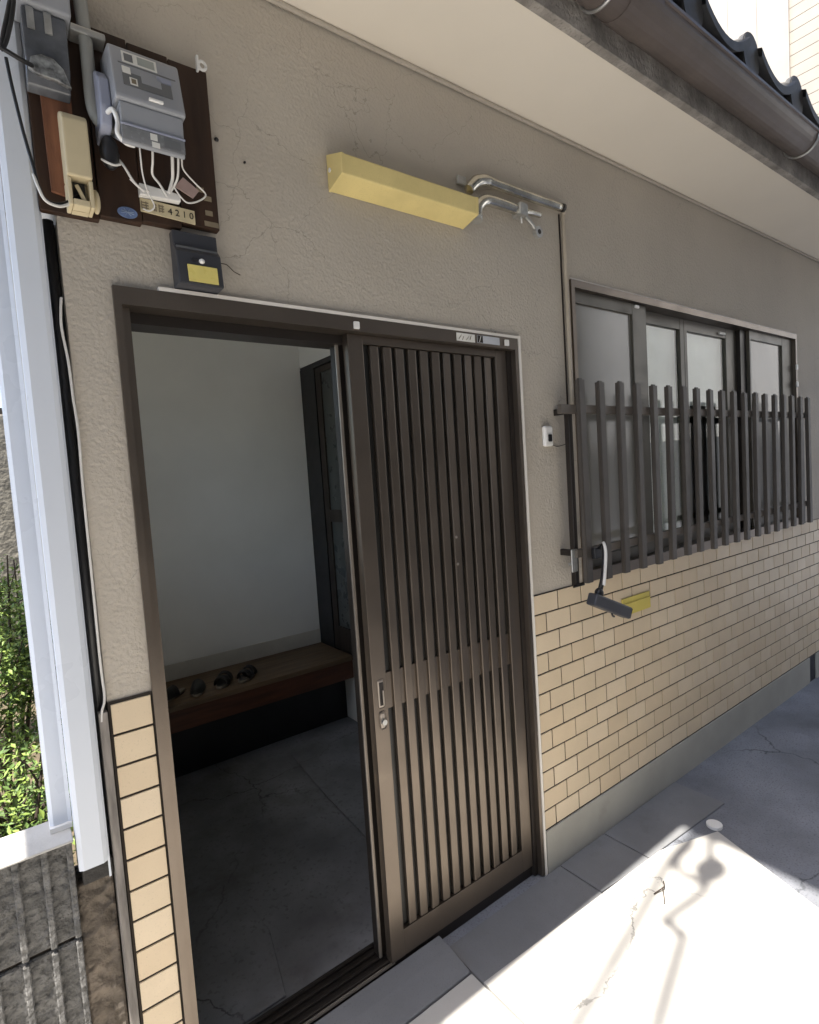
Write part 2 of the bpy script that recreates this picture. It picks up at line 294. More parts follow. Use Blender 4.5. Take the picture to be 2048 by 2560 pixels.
# ------------------------------------------------------------------ the house
house = thing('house', 'grey stucco house with cream tiled dado, open sliding door and tiled roof', 'house', (1.4, 0.0, GZ))
LX, RX = -1.445, 4.3
DL, DR, DT = -1.350, 0.0, 2.060
WX0, WX1, WZ0, WZ1 = 0.339, 2.695, 1.083, 2.330
TT = 1.083
wm = MB()
wm.box(LX, DL, 0, 0.1, 1.104, 2.95); wm.box(DL, DR, 0, 0.1, DT, 2.95); wm.box(DR, WX0, 0, 0.1, TT, 2.95)
wm.box(WX0, WX1, 0, 0.1, WZ1, 2.95); wm.box(WX1, RX, 0, 0.1, TT, 2.95)
obj('stucco_wall', wm, 'stucco', house)
sh = MB()
SY0, SY1, SZ0, SZ1 = 0.60, 1.75, 1.15, 2.28
sh.box(LX, LX+0.045, 0.1, SY0, GZ, 2.95); sh.box(LX, LX+0.045, SY1, 5.0, GZ, 2.95); sh.box(LX, LX+0.045, SY0, SY1, GZ, SZ0); sh.box(LX, LX+0.045, SY0, SY1, SZ1, 2.95)
swn = obj('side_window', MB().box(LX+0.002, LX+0.04, SY0, SY0+0.04, SZ0, SZ1).box(LX+0.002, LX+0.04, SY1-0.04, SY1, SZ0, SZ1).box(LX+0.002, LX+0.04, SY0+0.04, SY1-0.04, SZ0, SZ0+0.04).box(LX+0.002, LX+0.04, SY0+0.04, SY1-0.04, SZ1-0.04, SZ1), 'bronze', house)  # unseen side window added to brighten the hall
obj('pane', MB().box(LX+0.018, LX+0.022, SY0+0.038, SY1-0.038, SZ0+0.038, SZ1-0.038), 'clear', swn)
sh.box(RX-0.05, RX, 0.1, 5.0, GZ, 2.95); sh.box(LX+0.045, RX-0.05, 4.95, 5.0, GZ, 2.95)
obj('outer_wall', sh, 'stucco', house)
box('ceiling', LX+0.046, RX-0.051, 0.101, 4.949, 2.64, 2.70, 'plaster_in', house)
# tile dado
dado = obj('tile_dado', MB().box(DR+0.002, RX, -0.0035, 0.1, GZ-0.03, TT).box(LX, DL, -0.0035, 0.1, GZ-0.03, 1.104), 'grout', house)
def tile_mesh(wd, ht, m):
    q = MB().box(-wd/2, wd/2, -0.0055, 0.0055, -ht/2, ht/2, 0.0008, 1); me = bpy.data.meshes.new('wall_tile'); q.bm.to_mesh(me); q.bm.free(); me.materials.append(M[m]); return me
G = 0.0062; PH = 0.079; PW = 0.150
cache = {}
def put_tile(x0, x1, z0, z1):
    kind = random.choice(('tile', 'tile', 'tile2', 'tile3')); key = (round(x1-x0, 4), round(z1-z0, 4), kind)
    if key not in cache: cache[key] = tile_mesh(x1-x0-G-0.0008, z1-z0-G, kind)
    o = inst('wall_tile', cache[key], ((x0+x1)/2, -0.0015+random.uniform(-0.0006, 0.0006), (z0+z1)/2), dado)
    o.rotation_euler = (random.uniform(-.004, .004), 0, random.uniform(-.004, .004))
XS = 0.020; XE = 3.45
for r in range(12):
    z1 = TT - r*PH; z0 = z1-PH
    x = XS; j = 0.166 if r % 2 == 0 else 0.091
    while x < XE:
        nx = j; put_tile(x, nx, z0, z1); x = nx; j += PW
rest = MB()
for r in range(12):
    z1 = TT-r*PH; x = 3.466 if r % 2 == 0 else 3.541
    while x < RX-0.15:
        rest.box(x+G/2, x+PW-G/2, -0.007, 0.004, z1-PH+G/2, z1-G/2); x += PW
o = obj('wall_tile_rest', rest, 'tile', dado); o['kind'] = 'stuff'; o.name = 'wall_tile_field'
for r in range(15):
    z1 = 1.100-r*0.0762; put_tile(LX+0.002, DL-0.001, z1-0.0762, z1)
box('plinth', DR+0.022, 2.82, -0.012, -0.0036, GZ-0.03, TT-12*PH-0.003, 'plinth', house, 0.003)
box('plinth', 2.93, RX, -0.012, -0.0036, GZ-0.03, TT-12*PH-0.003, 'plinth', house, 0.003)
box('vent_opening', 2.822, 2.928, -0.006, -0.0036, GZ-0.03, TT-12*PH-0.003, 'black', house)
# white beads round the frames
bd = MB(); bd.box(-1.25, DR+0.004, -0.012, 0.002, DT, DT+0.009); bd.box(DR+0.004, DR+0.016, -0.012, 0.002, GZ, DT+0.011)
obj('caulk_bead', bd, 'caulk', house)
obj('caulk_bead', MB().box(WX0, WX1, -0.006, 0.002, WZ1, WZ1+0.007).box(WX1, WX1+0.007, -0.006, 0.002, WZ0, WZ1+0.007), 'caulk', house)
# entrance frame
fr = MB()
fr.box(DL, DL+0.016, -0.012, 0.12, -0.03, DT-0.001)
fr.box(DL+0.016, DL+0.036, 0.012, 0.12, -0.03, DT-0.042)
fr.box(DL+0.016, DR-0.001, -0.012, 0.12, DT-0.042, DT-0.001)
fr.box(DR-0.016, DR-0.001, -0.012, 0.12, -0.035, DT-0.042)
obj('entrance_frame', fr, 'bronze', house)
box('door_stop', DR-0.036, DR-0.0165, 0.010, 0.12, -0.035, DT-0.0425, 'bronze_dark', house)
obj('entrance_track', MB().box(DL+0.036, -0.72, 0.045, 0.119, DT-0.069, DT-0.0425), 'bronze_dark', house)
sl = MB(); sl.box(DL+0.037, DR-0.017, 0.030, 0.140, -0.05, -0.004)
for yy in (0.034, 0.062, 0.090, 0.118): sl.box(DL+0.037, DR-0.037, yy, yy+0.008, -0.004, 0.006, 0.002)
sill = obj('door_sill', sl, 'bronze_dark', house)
obj('sill_edge', MB().box(DL+0.037, -0.70, 0.0275, 0.0296, -0.012, 0.000), 'bronze_bare', sill)
# sliding door panels
def door_panel(x0, x1, y0, y1, z0, z1, front):
    d = obj('sliding_door', MB().box(x0+0.03, x1-0.02, (y0+y1)/2+0.002, (y0+y1)/2+0.006, z0+0.05, z1-0.02), 'slot_glass', house)
    if front:
        sl0, sl1 = x0+0.054, x1-0.056
        box('stile', x0, sl0, y0, y1, z0, z1, 'bronze', d, 0.002)
        box('stile', sl1, x1, y0+0.001, y1, z0, z1, 'bronze', d, 0.002)
        box('top_rail', sl0+0.0005, sl1-0.0005, y0+0.0015, y1, z1-0.026, z1, 'bronze', d, 0.001)
        box('bottom_rail', sl0+0.0005, sl1-0.0005, y0+0.0015, y1, z0, z0+0.088, 'bronze', d, 0.001)
        box('middle_rail', sl0+0.0005, sl1-0.0005, y0+0.011, y1-0.006, 0.838, 0.956, 'bronze', d, 0.001)
        q = MB().box(-0.0158, 0.0158, -0.0085, 0.0085, -(z1-z0-0.117)/2, (z1-z0-0.117)/2, 0.0035, 2); me = bpy.data.meshes.new('slat'); q.bm.to_mesh(me); q.bm.free(); me.materials.append(M['bronze'])
        n = 11; pitch = (sl1-sl0-0.008)/(n+0.45)
        for i in range(n):
            so_ = inst('slat', me, (sl0+0.012+pitch*(i+0.62)+random.uniform(-.0008, .0008), y0+0.0115, (z0+z1)/2+0.031), d); so_.rotation_euler = (0, random.uniform(-.0006, .0006), random.uniform(-.05, .05))
        # glazing bead seen at the slot tops
        obj('glazing_bead', MB().box(sl0+0.001, sl1-0.001, y0+0.020, y1-0.004, z1-0.046, z1-0.0265), 'bronze_bare', d)
        obj('glazing_bead', MB().box(sl0+0.001, sl1-0.001, y0+0.020, y1-0.004, z0+0.0885, z0+0.106), 'bronze_bare', d)
        hx = x0+0.030
        hp = MB().box(hx-0.0125, hx+0.0125, y0-0.003, y0+0.004, 0.853, 0.945, 0.006, 3)
        obj('door_pull', hp, 'bronze_bare', d)
        obj('pull_recess', MB().box(hx-0.0075, hx+0.0075, y0-0.0042, y0-0.0034, 0.862, 0.936), 'bronze_dark', d)
        obj('pull_grip', MB().box(hx+0.001, hx+0.006, y0-0.0105, y0-0.0046, 0.864, 0.912, 0.002), 'bronze_bare', d)
        obj('lock_plate', MB().box(hx-0.0125, hx+0.0125, y0-0.003, y0+0.004, 0.784, 0.841, 0.008, 3), 'bronze_bare', d)
        obj('lock_cylinder', MB().disc((hx, y0-0.012, 0.808), 'y', 0.009, 0.0085, 20), 'galv', d)
        obj('slat_screw', MB().disc((-0.335, y0+0.0005, 1.355), 'y', 0.005, 0.003, 12), 'bronze_bare', d)
        obj('slat_screw', MB().disc((-0.335, y0+0.0005, 1.260), 'y', 0.005, 0.003, 12), 'bronze_bare', d)
    else:
        box('stile', x0, x0+0.058, y0, y1, z0, z1, 'bronze_dark', d, 0.002)  # stile darkened to imitate the shaded gap between the panels
        box('stile_edge', x0+0.000, x0+0.010, y0-0.008, y0-0.0005, z0, z1, 'bronze_bare', d, 0.001)
        box('stile', x1-0.05, x1, y0, y1, z0, z1, 'bronze', d, 0.002)
        box('top_rail', x0+0.0585, x1-0.0505, y0+0.001, y1, z1-0.03, z1, 'bronze', d)
        box('bottom_rail', x0+0.0585, x1-0.0505, y0+0.001, y1, z0, z0+0.09, 'bronze', d)
        box('middle_rail', x0+0.0585, x1-0.0505, y0+0.006, y1-0.004, 0.838, 0.956, 'bronze', d)
    return d
d1 = door_panel(-0.720, DR-0.038, 0.014, 0.046, 0.007, DT-0.043, True)
d1['label'] = 'closed bronze sliding door panel with vertical slats'
d2 = door_panel(-0.738, -0.08, 0.066, 0.094, 0.007, DT-0.0432, False)
d2['label'] = 'sliding door panel pushed behind the slatted one'
# window : frame and four sashes
wf = MB()
wf.box(WX0, WX0+0.022, -0.010, 0.09, WZ0, WZ1); wf.box(WX1-0.022, WX1, -0.010, 0.09, WZ0, WZ1)
wf.box(WX0+0.022, WX1-0.022, -0.010, 0.09, WZ1-0.030, WZ1); wf.box(WX0+0.022, WX1-0.022, -0.018, 0.09, WZ0, WZ0+0.045)
obj('window_frame', wf, 'bronze', house)
def sash(x0, x1, y, lw, rw, top, mt, glassm, label=None):
    z0, z1 = WZ0+0.046, WZ1-0.031
    s = obj('window_sash', MB().box(x0, x0+lw, y, y+0.03, z0, z1, 0.002).box(x1-rw, x1, y, y+0.03, z0, z1, 0.002).box(x0+lw, x1-rw, y+0.001, y+0.029, z1-top, z1).box(x0+lw, x1-rw, y+0.001, y+0.029, z0, z0+0.05), mt, house)
    obj('pane', MB().box(x0+lw-0.003, x1-rw+0.003, y+0.012, y+0.016, z0+0.047, z1-top+0.003), glassm, s)
    if label: s['label'] = label
    return s
sash(WX0+0.023, 0.925, 0.012, 0.02, 0.115, 0.050, 'frame_green', 'frosted')
sash(0.875, 1.352, 0.052, 0.040, 0.040, 0.058, 'frame_green', 'clear')
s3 = sash(1.354, 1.955, 0.052, 0.030, 0.130, 0.058, 'frame_green', 'clear')
sash(2.035, WX1-0.023, 0.012, 0.020, 0.160, 0.050, 'frame_green', 'frosted')
obj('sash_stile', MB().box(1.956, 2.034, 0.03, 0.075, WZ0+0.046, WZ1-0.031), 'bronze_dark', house)
# paper sheets imitating bright reflections in the middle panes, room darkness behind
tag(obj('window_paper', MB().box(0.90, 1.345, 0.0985, 0.1015, 1.14, 2.27), 'paper'), 'full height white paper sheet behind the window beside the wide grey stile', 'paper sheet')
tag(obj('window_paper', MB().box(1.36, 1.97, 0.0985, 0.1015, 1.86, 2.27), 'paper'), 'short white paper sheet behind the window beside the dark stile', 'paper sheet')
box('room_floor', 0.20, RX-0.051, 0.101, 4.949, 0.30, 0.34, 'wood_dark', house)
tk = obj('window_clip', MB().box(1.735, 1.80, 0.040, 0.0515, 2.255, 2.268, 0.002), 'white', house)
obj('window_clip', MB().box(0.79, 0.82, -0.020, -0.0105, 2.268, 2.282, 0.004), 'white', house)
for zz in (1.99, 2.10): obj('window_clip', MB().box(2.66, 2.685, -0.020, -0.0105, zz, zz+0.035, 0.003), 'white', house)
# entrance hall
BY = 2.10; HX = 0.15
box('hall_back_wall', LX+0.046, HX-0.001, BY, BY+0.08, GZ, 2.639, 'plaster_in', house)
hw = MB(); hw.box(HX, HX+0.05, 0.101, BY+0.08, 2.36, 2.639); hw.box(HX, HX+0.05, 0.101, 0.75, GZ, 2.36); hw.box(HX, HX+0.05, 0.75, BY+0.08, GZ, 0.40)
obj('hall_side_wall', hw, 'plaster_in', house)
box('skirting', LX+0.047, HX-0.002, BY-0.006, BY-0.0005, 0.44, 0.535, 'skirting', house)
idr = obj('inner_door', MB().box(HX+0.018, HX+0.024, 0.80, 1.86, 0.46, 2.30), mat('inner_pane', (0.06, 0.066, 0.063), 0.3, var=0.08), house)
for nm, y0, y1, z0, z1, m_ in (('jamb', 1.905, BY-0.001, 0.401, 2.325, 'black'), ('stile', 1.835, 1.900, 0.44, 2.32, 'wood_dark'), ('lintel', 0.751, BY-0.001, 2.326, 2.359, 'black'),
                               ('middle_rail', 0.80, 1.834, 1.305, 1.385, 'wood_dark'), ('bottom_rail', 0.80, 1.834, 0.44, 0.60, 'wood_dark'), ('top_rail', 0.80, 1.834, 2.285, 2.32, 'wood_dark')):
    box(nm, HX+0.002 if nm in ('jamb', 'lintel') else HX+0.008, HX+0.045 if nm in ('jamb', 'lintel') else HX+0.036, y0, y1, z0, z1, m_, idr)
box('side_room_wall', HX+0.40, HX+0.44, 0.70, 3.0, GZ, 2.639, 'wood_dark', house)
structure(box('hall_floor', LX+0.046, HX, 0.140, BY, GZ-0.02, -0.006, 'floor_in'))
fp = MB().prism([(-0.47, 0.145), (HX-0.002, 0.145), (HX-0.002, 1.64), (-0.33, 1.64), (-0.37, 1.55), (-0.42, 1.0), (-0.44, 0.6)], 'z', -0.004, 0.008, bev=0.004)
structure(obj('floor_patch', fp, 'floor_in'))
fp = MB().prism([(-1.39, 0.145), (-1.03, 0.145), (-0.97, 0.42), (-1.00, 0.75), (-1.39, 0.78)], 'z', -0.004, 0.005, bev=0.003)
structure(obj('floor_patch', fp, 'floor_in'))
# soffit, fascia, gutter, roof
RL = -2.35
box('soffit', RL, RX+0.3, -0.352, -0.002, 2.880, 2.895, 'soffit', house)
box('cornice', LX, RX, -0.014, -0.0025, 2.866, 2.879, 'stucco', house, 0.004)
fs = MB()
xx = RL
while xx < RX+0.3:
    x2 = min(xx+random.choice((0.62, 0.9, 0.41)), RX+0.3); fs.box(xx+0.0012, x2-0.0012, -0.384, -0.354, 2.876+random.uniform(-.001, .001), 3.02, 0.002); xx = x2
obj('fascia', fs, 'fascia', house)
gut = []
gc, gr = (-0.452, 2.975), 0.066
N = 14
outer = [(gc[0]+gr*math.cos(PI+PI*i/N), gc[1]+gr*math.sin(PI+PI*i/N)) for i in range(N+1)]
inner = [(gc[0]+(gr-0.004)*math.cos(2*PI-PI*i/N), gc[1]+(gr-0.004)*math.sin(2*PI-PI*i/N)) for i in range(N+1)]
outer = [(gc[0]-gr-0.006, gc[1]+0.012), (gc[0]-gr-0.006, gc[1]+0.002)] + outer[0:] + [(gc[0]+gr, gc[1]+0.012)]
inner = [(gc[0]+gr-0.004, gc[1]+0.012)] + inner + [(gc[0]-gr+0.004, gc[1]+0.012)]
gutter = obj('gutter', MB().prism(outer+inner, 'x', RL, RX+0.3), 'gutter', house)
for f in gutter.data.polygons: f.use_smooth = False
for bx in (-1.75, -0.06, 1.46, 3.0):
    pts = [(bx, gc[0]+(gr+0.004)*math.cos(a), gc[1]+(gr+0.004)*math.sin(a)) for a in [PI*1.02+PI*0.96*i/12 for i in range(13)]]
    obj('gutter_bracket', MB().tube(pts+[(bx, -0.385, gc[1]+0.02)], 0.0055, 8, sub=2), 'galv', gutter)
sl_ = [(gc[0]+(gr+0.003)*math.cos(PI+PI*i/N), gc[1]+(gr+0.003)*math.sin(PI+PI*i/N)) for i in range(N+1)]
sl_i = [(gc[0]+(gr+0.0005)*math.cos(2*PI-PI*i/N), gc[1]+(gr+0.0005)*math.sin(2*PI-PI*i/N)) for i in range(N+1)]
obj('gutter_joint', MB().prism(sl_+sl_i, 'x', 0.02, 0.17), 'gutter', gutter)
# roof deck and tiles
SL = 0.42
roof = obj('roof', MB().prism([(-0.386, 3.021), (-0.386, 3.04), (2.4, 3.04+2.786*SL), (5.2, 3.04), (5.2, 2.951), (-0.33, 2.951)], 'x', RL, RX+0.3), 'fascia', house)
TP = 0.47; TR = 0.078; CL = 0.30
def tile_pair():
    # round cover tile with a closed front disc, and the hanging pan tile between two covers
    q = MB(); n = 14; rows = [(0, 0.0), (0, 0.012), (-0.006, 0.012), (-0.006, CL+0.05)]
    vs = []
    for (dr, y) in ((0.0, 0), (0.0, 0.02), (-0.007, 0.022), (-0.012, CL+0.06)):
        vs.append([q.bm.verts.new(((TR+dr)*math.cos(PI*i/n), y, (TR+dr)*math.sin(PI*i/n)*1.05 + y*SL)) for i in range(n+1)])
    for a, b in zip(vs, vs[1:]):
        for i in range(n): f = q.bm.faces.new((a[i], a[i+1], b[i+1], b[i])); f.smooth = True
    me1 = bpy.data.meshes.new('cover_tile'); q.bm.to_mesh(me1); q.bm.free(); me1.materials.append(M['roof_tile'])
    p = MB(); m2 = 12; wd = TP-2*TR+0.05; th = 0.022
    def sag(t): return 0.075*(2*t-1)**2
    for s_, y in ((0, 0), (1, CL+0.05)): pass
    A = [[p.bm.verts.new((-wd/2+wd*i/m2, y, sag(i/m2)+dz+y*SL)) for i in range(m2+1)] for y in (0, CL+0.05) for dz in (0, -th-0.012 if y == 0 else -th)]
    for i in range(m2):
        f = p.bm.faces.new((A[0][i], A[0][i+1], A[2][i+1], A[2][i])); f.smooth = True
        f = p.bm.faces.new((A[1][i], A[3][i], A[3][i+1], A[1][i+1])); f.smooth = True
        p.bm.faces.new((A[0][i], A[1][i], A[1][i+1], A[0][i+1]))
    me2 = bpy.data.meshes.new('pan_tile'); p.bm.to_mesh(me2); p.bm.free(); me2.materials.append(M['roof_tile'])
    e = MB(); e.disc((0, -0.012, 0.012), 'y', TR-0.002, 0.030, 26, ry=TR+0.012)
    bmesh.ops.bevel(e.bm, geom=[ed for ed in e.bm.edges if ed.calc_face_angle(0) > 1.0], offset=0.004, segments=2, affect='EDGES')
    me3 = bpy.data.meshes.new('end_tile'); e.bm.to_mesh(me3); e.bm.free(); me3.materials.append(M['roof_tile'])
    return me1, me2, me3
mc, mp_, md = tile_pair()
cols = int((RX+0.3-RL)/TP)+1
for i in range(cols):
    x = 0.985 + TP*(i-7)
    if x < RL+0.05 or x > RX+0.3: continue
    for r in range(7):
        y = -0.425 + r*CL; z = 3.10 + r*CL*SL - 0.004*r
        inst('cover_tile', mc, (x, y, z+0.03+r*0.004), roof)
        inst('pan_tile', mp_, (x+TP/2, y-0.035, z-0.055+0.088), roof)
    inst('end_tile', md, (x, -0.430, 3.155), roof)

# ------------------------------------------------------------------ bench and slippers in the hall
bench = thing('step_bench', 'long wooden entry bench with red brown front along the hall wall', 'bench', (-0.6, 1.87, -0.006))
for i, (y0, y1) in enumerate(((1.650, 1.872), (1.8735, 2.092))): box('top_board', LX+0.048, HX-0.003, y0, y1, 0.412, 0.440, 'wood_top', bench, 0.002)
box('front_board', LX+0.049, HX-0.004, 1.656, 1.690, 0.295, 0.411, 'wood_red', bench, 0.003)
box('kick_board', LX+0.049, HX-0.004, 1.78, 1.80, -0.006, 0.411, 'black', bench)  # black sheet standing in for the dark shade under the bench
def slipper(name, cx, cy, z, ang, style, label):
    t = thing(name, label, 'footwear', (cx, cy, z), 'footwear on the hall bench')
    def tr(mb): mb.bm.transform(Matrix.Translation((cx, cy, z)) @ Matrix.Rotation(ang, 4, 'Z')); return mb
    out = []
    for i in range(20):
        a = 2*PI*i/20; yy = 0.105*math.sin(a); out.append((0.036*math.cos(a)*(1.0+0.18*math.sin(a)), yy))
    obj('sole', tr(MB().prism(out, 'z', 0.001, 0.016, bev=0.003)), 'slipper_sole', t)
    if style == 'closed':
        u = MB(); n, mrow = 10, 6; rows = []
        for j in range(mrow+1):
            f = j/mrow; y = -0.02+0.122*f; wdt = 0.040*math.sqrt(max(0.02, 1-(max(0, f-0.25)/0.76)**2)); h = 0.052*(1-0.55*f)
            rows.append([u.bm.verts.new((wdt*math.cos(PI*i/n), y, 0.012+h*math.sin(PI*i/n))) for i in range(n+1)])
        for a, b in zip(rows, rows[1:]):
            for i in range(n): fc = u.bm.faces.new((a[i], a[i+1], b[i+1], b[i])); fc.smooth = True
        u.bm.faces.new(rows[-1])
        obj('upper', tr(u), 'slipper', t)
    else:
        for y in (-0.03, 0.045):
            arc = [(0.038*math.cos(PI*i/8), y+0.01*math.sin(PI*i/8), 0.014+0.045*math.sin(PI*i/8)) for i in range(9)]
            u = MB()
            for yo in (-0.012, 0.0, 0.012): u.tube([(p[0], p[1]+yo, p[2]) for p in arc], 0.0068, 6, sub=2)
            obj('strap', tr(u), 'slipper', t)
        obj('insole', tr(MB().prism([(p[0]*0.9, p[1]*0.94) for p in out], 'z', 0.0165, 0.020)), 'slipper', t)
    return t
slipper('slipper', -0.93, 1.80, 0.44, 2.2, 'closed', 'flattened dark slipper nearest the tiled left jamb on the bench')
slipper('slipper', -0.79, 1.79, 0.44, 2.75, 'closed', 'rounded dark slipper with pale sole on the bench')
slipper('sandal', -0.64, 1.80, 0.44, 2.6, 'strap', 'strapped dark sandal beside the rounded slipper')
slipper('sandal', -0.50, 1.79, 0.44, 2.4, 'strap', 'strapped dark sandal farthest along the bench')

# ------------------------------------------------------------------ window grille
gr_ = thing('window_grille', 'grey brown picket grille fixed in front of the window', 'grille', (1.4, -0.09, 1.08))
q = MB().box(-0.020, 0.020, -0.010, 0.010, -0.399, 0.399)
bmesh.ops.bevel(q.bm, geom=[e for e in q.bm.edges if abs(e.verts[0].co.z-e.verts[1].co.z) > 0.1], offset=0.003, segments=2, affect='EDGES')
topf = [e for e in q.bm.edges if all(v.co.z > 0.39 for v in e.verts)]
bmesh.ops.bevel(q.bm, geom=topf, offset=0.006, segments=2, affect='EDGES')
me = bpy.data.meshes.new('picket'); q.bm.to_mesh(me); q.bm.free(); me.materials.append(M['grille'])
for i in range(19):
    o = inst('picket', me, (0.237+0.1296*i, -0.105+random.uniform(-.002, .002), 1.510+random.uniform(-.004, .004)), gr_)
    o.rotation_euler = (random.uniform(-.004, .004), random.uniform(-.006, .006), random.uniform(-.03, .03))
box('rail', 0.130, 2.60, -0.0955, -0.074, 1.776, 1.810, 'rail', gr_, 0.002)
box('rail', 0.185, 2.60, -0.0955, -0.074, 1.215, 1.247, 'rail', gr_, 0.002)
for x in (0.20, 2.575):
    box('side_post', x, x+0.022, -0.0735, -0.050, 1.10, 1.80, 'bronze_dark', gr_, 0.002)
for x, z in ((0.20, 1.79), (2.575, 1.79), (0.20, 1.23), (2.575, 1.23)): box('bracket', x+0.002, x+0.02, -0.0495, -0.0005, z-0.012, z+0.012, 'bronze_dark', gr_)
obj('latch', MB().box(0.165, 0.2, -0.085, -0.079, 1.16, 1.25, 0.003).box(0.15, 0.165, -0.082, -0.078, 1.19, 1.20), 'galv', gr_)
obj('latch', MB().box(0.168, 0.24, -0.085, -0.079, 1.098, 1.108, 0.003), 'bronze_dark', gr_)
# spot lamp clamped to the grille
sp = thing('spot_lamp', 'black tubular spot lamp on a jointed arm clamped to the grille foot', 'lamp', (0.25, -0.16, 0.97))
obj('clamp', MB().box(0.245, 0.30, -0.135, -0.115, 1.205, 1.25, 0.004), 'black', sp)
obj('arm', MB().tube([(0.275, -0.140, 1.245), (0.262, -0.160, 1.262), (0.245, -0.175, 1.235), (0.213, -0.19, 1.16), (0.172, -0.20, 1.105)], 0.0095, 8), 'black', sp)
obj('cable_strip', MB().tube([(0.270, -0.152, 1.262), (0.252, -0.170, 1.270), (0.238, -0.186, 1.235), (0.205, -0.201, 1.16), (0.185, -0.208, 1.122)], 0.0058, 8), 'cable_white', sp)
obj('elbow', MB().ellipsoid((0.165, -0.20, 1.095), (0.017, 0.017, 0.02)), 'black', sp)
hd = MB().bar((0.118, -0.20, 1.082), (0.318, -0.215, 0.992), 0.044, 0.046, 0.006); obj('head', hd, 'charcoal', sp)
obj('lens', MB().bar((0.3185, -0.215, 0.9918), (0.3215, -0.2152, 0.9904), 0.036, 0.038), 'dark_glass', sp)
obj('screw_hook', MB().tube([(0.225, -0.21, 1.022), (0.228, -0.21, 1.000), (0.240, -0.21, 0.992)], 0.004, 6), 'black', sp)
# yellow mail slot
ms = thing('mail_slot', 'yellow metal mail slot plate set in the cream tiles', 'mail slot', (0.71, -0.012, 0.885))
box('plate', 0.60, 0.825, -0.014, -0.0085, 0.882, 0.962, 'yellow', ms, 0.0015)
box('flap', 0.603, 0.822, -0.019, -0.0145, 0.884, 0.938, 'yellow', ms, 0.002)

# ------------------------------------------------------------------ door bell, tags and stickers
db = thing('door_bell', 'small white door bell with black button on the stucco', 'door bell', (0.146, -0.012, 1.655))
box('body', 0.121, 0.171, -0.020, -0.0005, 1.657, 1.737, 'white', db, 0.008)
box('button', 0.137, 0.157, -0.0245, -0.0205, 1.675, 1.703, 'black', db, 0.004)
tag(obj('bell_wire', MB().tube([(0.168, -0.005, 1.672), (0.20, -0.006, 1.657), (0.25, -0.006, 1.662), (0.285, -0.007, 1.675)], 0.0016, 6), 'rubber'), 'thin dark wire looping from the door bell to the grille', 'wire')
tag(obj('door_tag', MB().box(-0.712, -0.692, -0.0155, -0.0125, 2.024, 2.046, 0.003), 'white'), 'white square tag on the door head beside the open gap', 'tag')
tag(obj('door_tag', MB().box(-0.072, -0.050, -0.0155, -0.0125, 2.028, 2.050, 0.003), 'white'), 'white square tag on the door head beside the two stickers', 'tag')
st = thing('sticker', 'cream sticker with faded marks on the door head', 'sticker', (-0.262, -0.0132, 2.03))
box('sheet', -0.305, -0.220, -0.0136, -0.0125, 2.026, 2.053, 'label', st)
for a, b, c_, d_ in ((-0.296, -0.283, 2.032, 2.047), (-0.279, -0.274, 2.030, 2.042), (-0.262, -0.248, 2.031, 2.045), (-0.244, -0.238, 2.034, 2.048)):
    obj('mark', MB().bar((a, -0.0141, c_), (b, -0.0141, d_), 0.003, 0.0006), 'ink_grey', st)
st = thing('sticker', 'pale grey sticker with a black end on the door head', 'sticker', (-0.15, -0.0132, 2.03))
box('sheet', -0.208, -0.098, -0.0136, -0.0125, 2.027, 2.053, mat('grey_label', (0.50, 0.52, 0.55), 0.5), st)
box('dark_end', -0.207, -0.182, -0.0142, -0.01365, 2.028, 2.052, 'ink', st)
obj('mark', MB().bar((-0.200, -0.0148, 2.030), (-0.192, -0.0148, 2.050), 0.004, 0.0008), 'label', st)

# ------------------------------------------------------------------ cream strip lamp and conduits
wlmp = thing('wall_lamp', 'cream yellow strip lamp mounted on the stucco above the door', 'lamp', (-0.505, -0.04, 2.40))
prof = [(-0.0005, 2.411), (-0.0005, 2.513), (-0.083, 2.482), (-0.0800, 2.428)]
obj('cover', MB().prism(prof, 'x', -0.756, -0.236, bev=0.0035), 'cream', wlmp)
for ex in (-0.7572, -0.2442):
    obj('end_cap', MB().prism([(p[0]*1.018-0.0002, 2.462+(p[1]-2.462)*1.018) for p in prof], 'x', ex, ex+0.0092, bev=0.002), 'cream', wlmp)
obj('end_screw', MB().disc((-0.7598, -0.018, 2.463), 'x', 0.006, 0.003, 12), 'white', wlmp)
cu = thing('conduit_pipe', 'upper steel conduit running from the strip lamp to the window corner', 'pipe', (0.04, -0.03, 2.5))
obj('pipe', MB().tube([(-0.226, -0.030, 2.532), (-0.19, -0.030, 2.566), (-0.145, -0.030, 2.582), (-0.09, -0.030, 2.583), (0.10, -0.030, 2.583), (0.262, -0.030, 2.585)], [0.018, 0.022, 0.021, 0.017, 0.016, 0.016], 12), 'chrome', cu)
obj('collar', MB().tube([(-0.105, -0.030, 2.583), (-0.085, -0.030, 2.583)], 0.0165, 12, False), 'galv', cu)
obj('end_cap', MB().tube([(0.262, -0.030, 2.585), (0.285, -0.030, 2.587)], 0.0155, 12, False), 'bronze_dark', cu)
obj('strap', MB().box(-0.255, -0.215, -0.012, -0.0005, 2.555, 2.585, 0.003), 'galv', cu)
cl = thing('conduit_pipe', 'lower steel conduit with curved end hanging under the upper one', 'pipe', (-0.1, -0.04, 2.43))
obj('pipe', MB().tube([(-0.214, -0.045, 2.438), (-0.205, -0.045, 2.470), (-0.175, -0.045, 2.500), (-0.13, -0.045, 2.510), (-0.02, -0.042, 2.512), (0.03, -0.04, 2.512)], [0.024, 0.021, 0.020, 0.019, 0.018, 0.0175], 12), 'chrome', cl)
obj('end_ring', MB().tube([(-0.217, -0.045, 2.428), (-0.213, -0.045, 2.442)], 0.0235, 14, False), 'galv', cl)
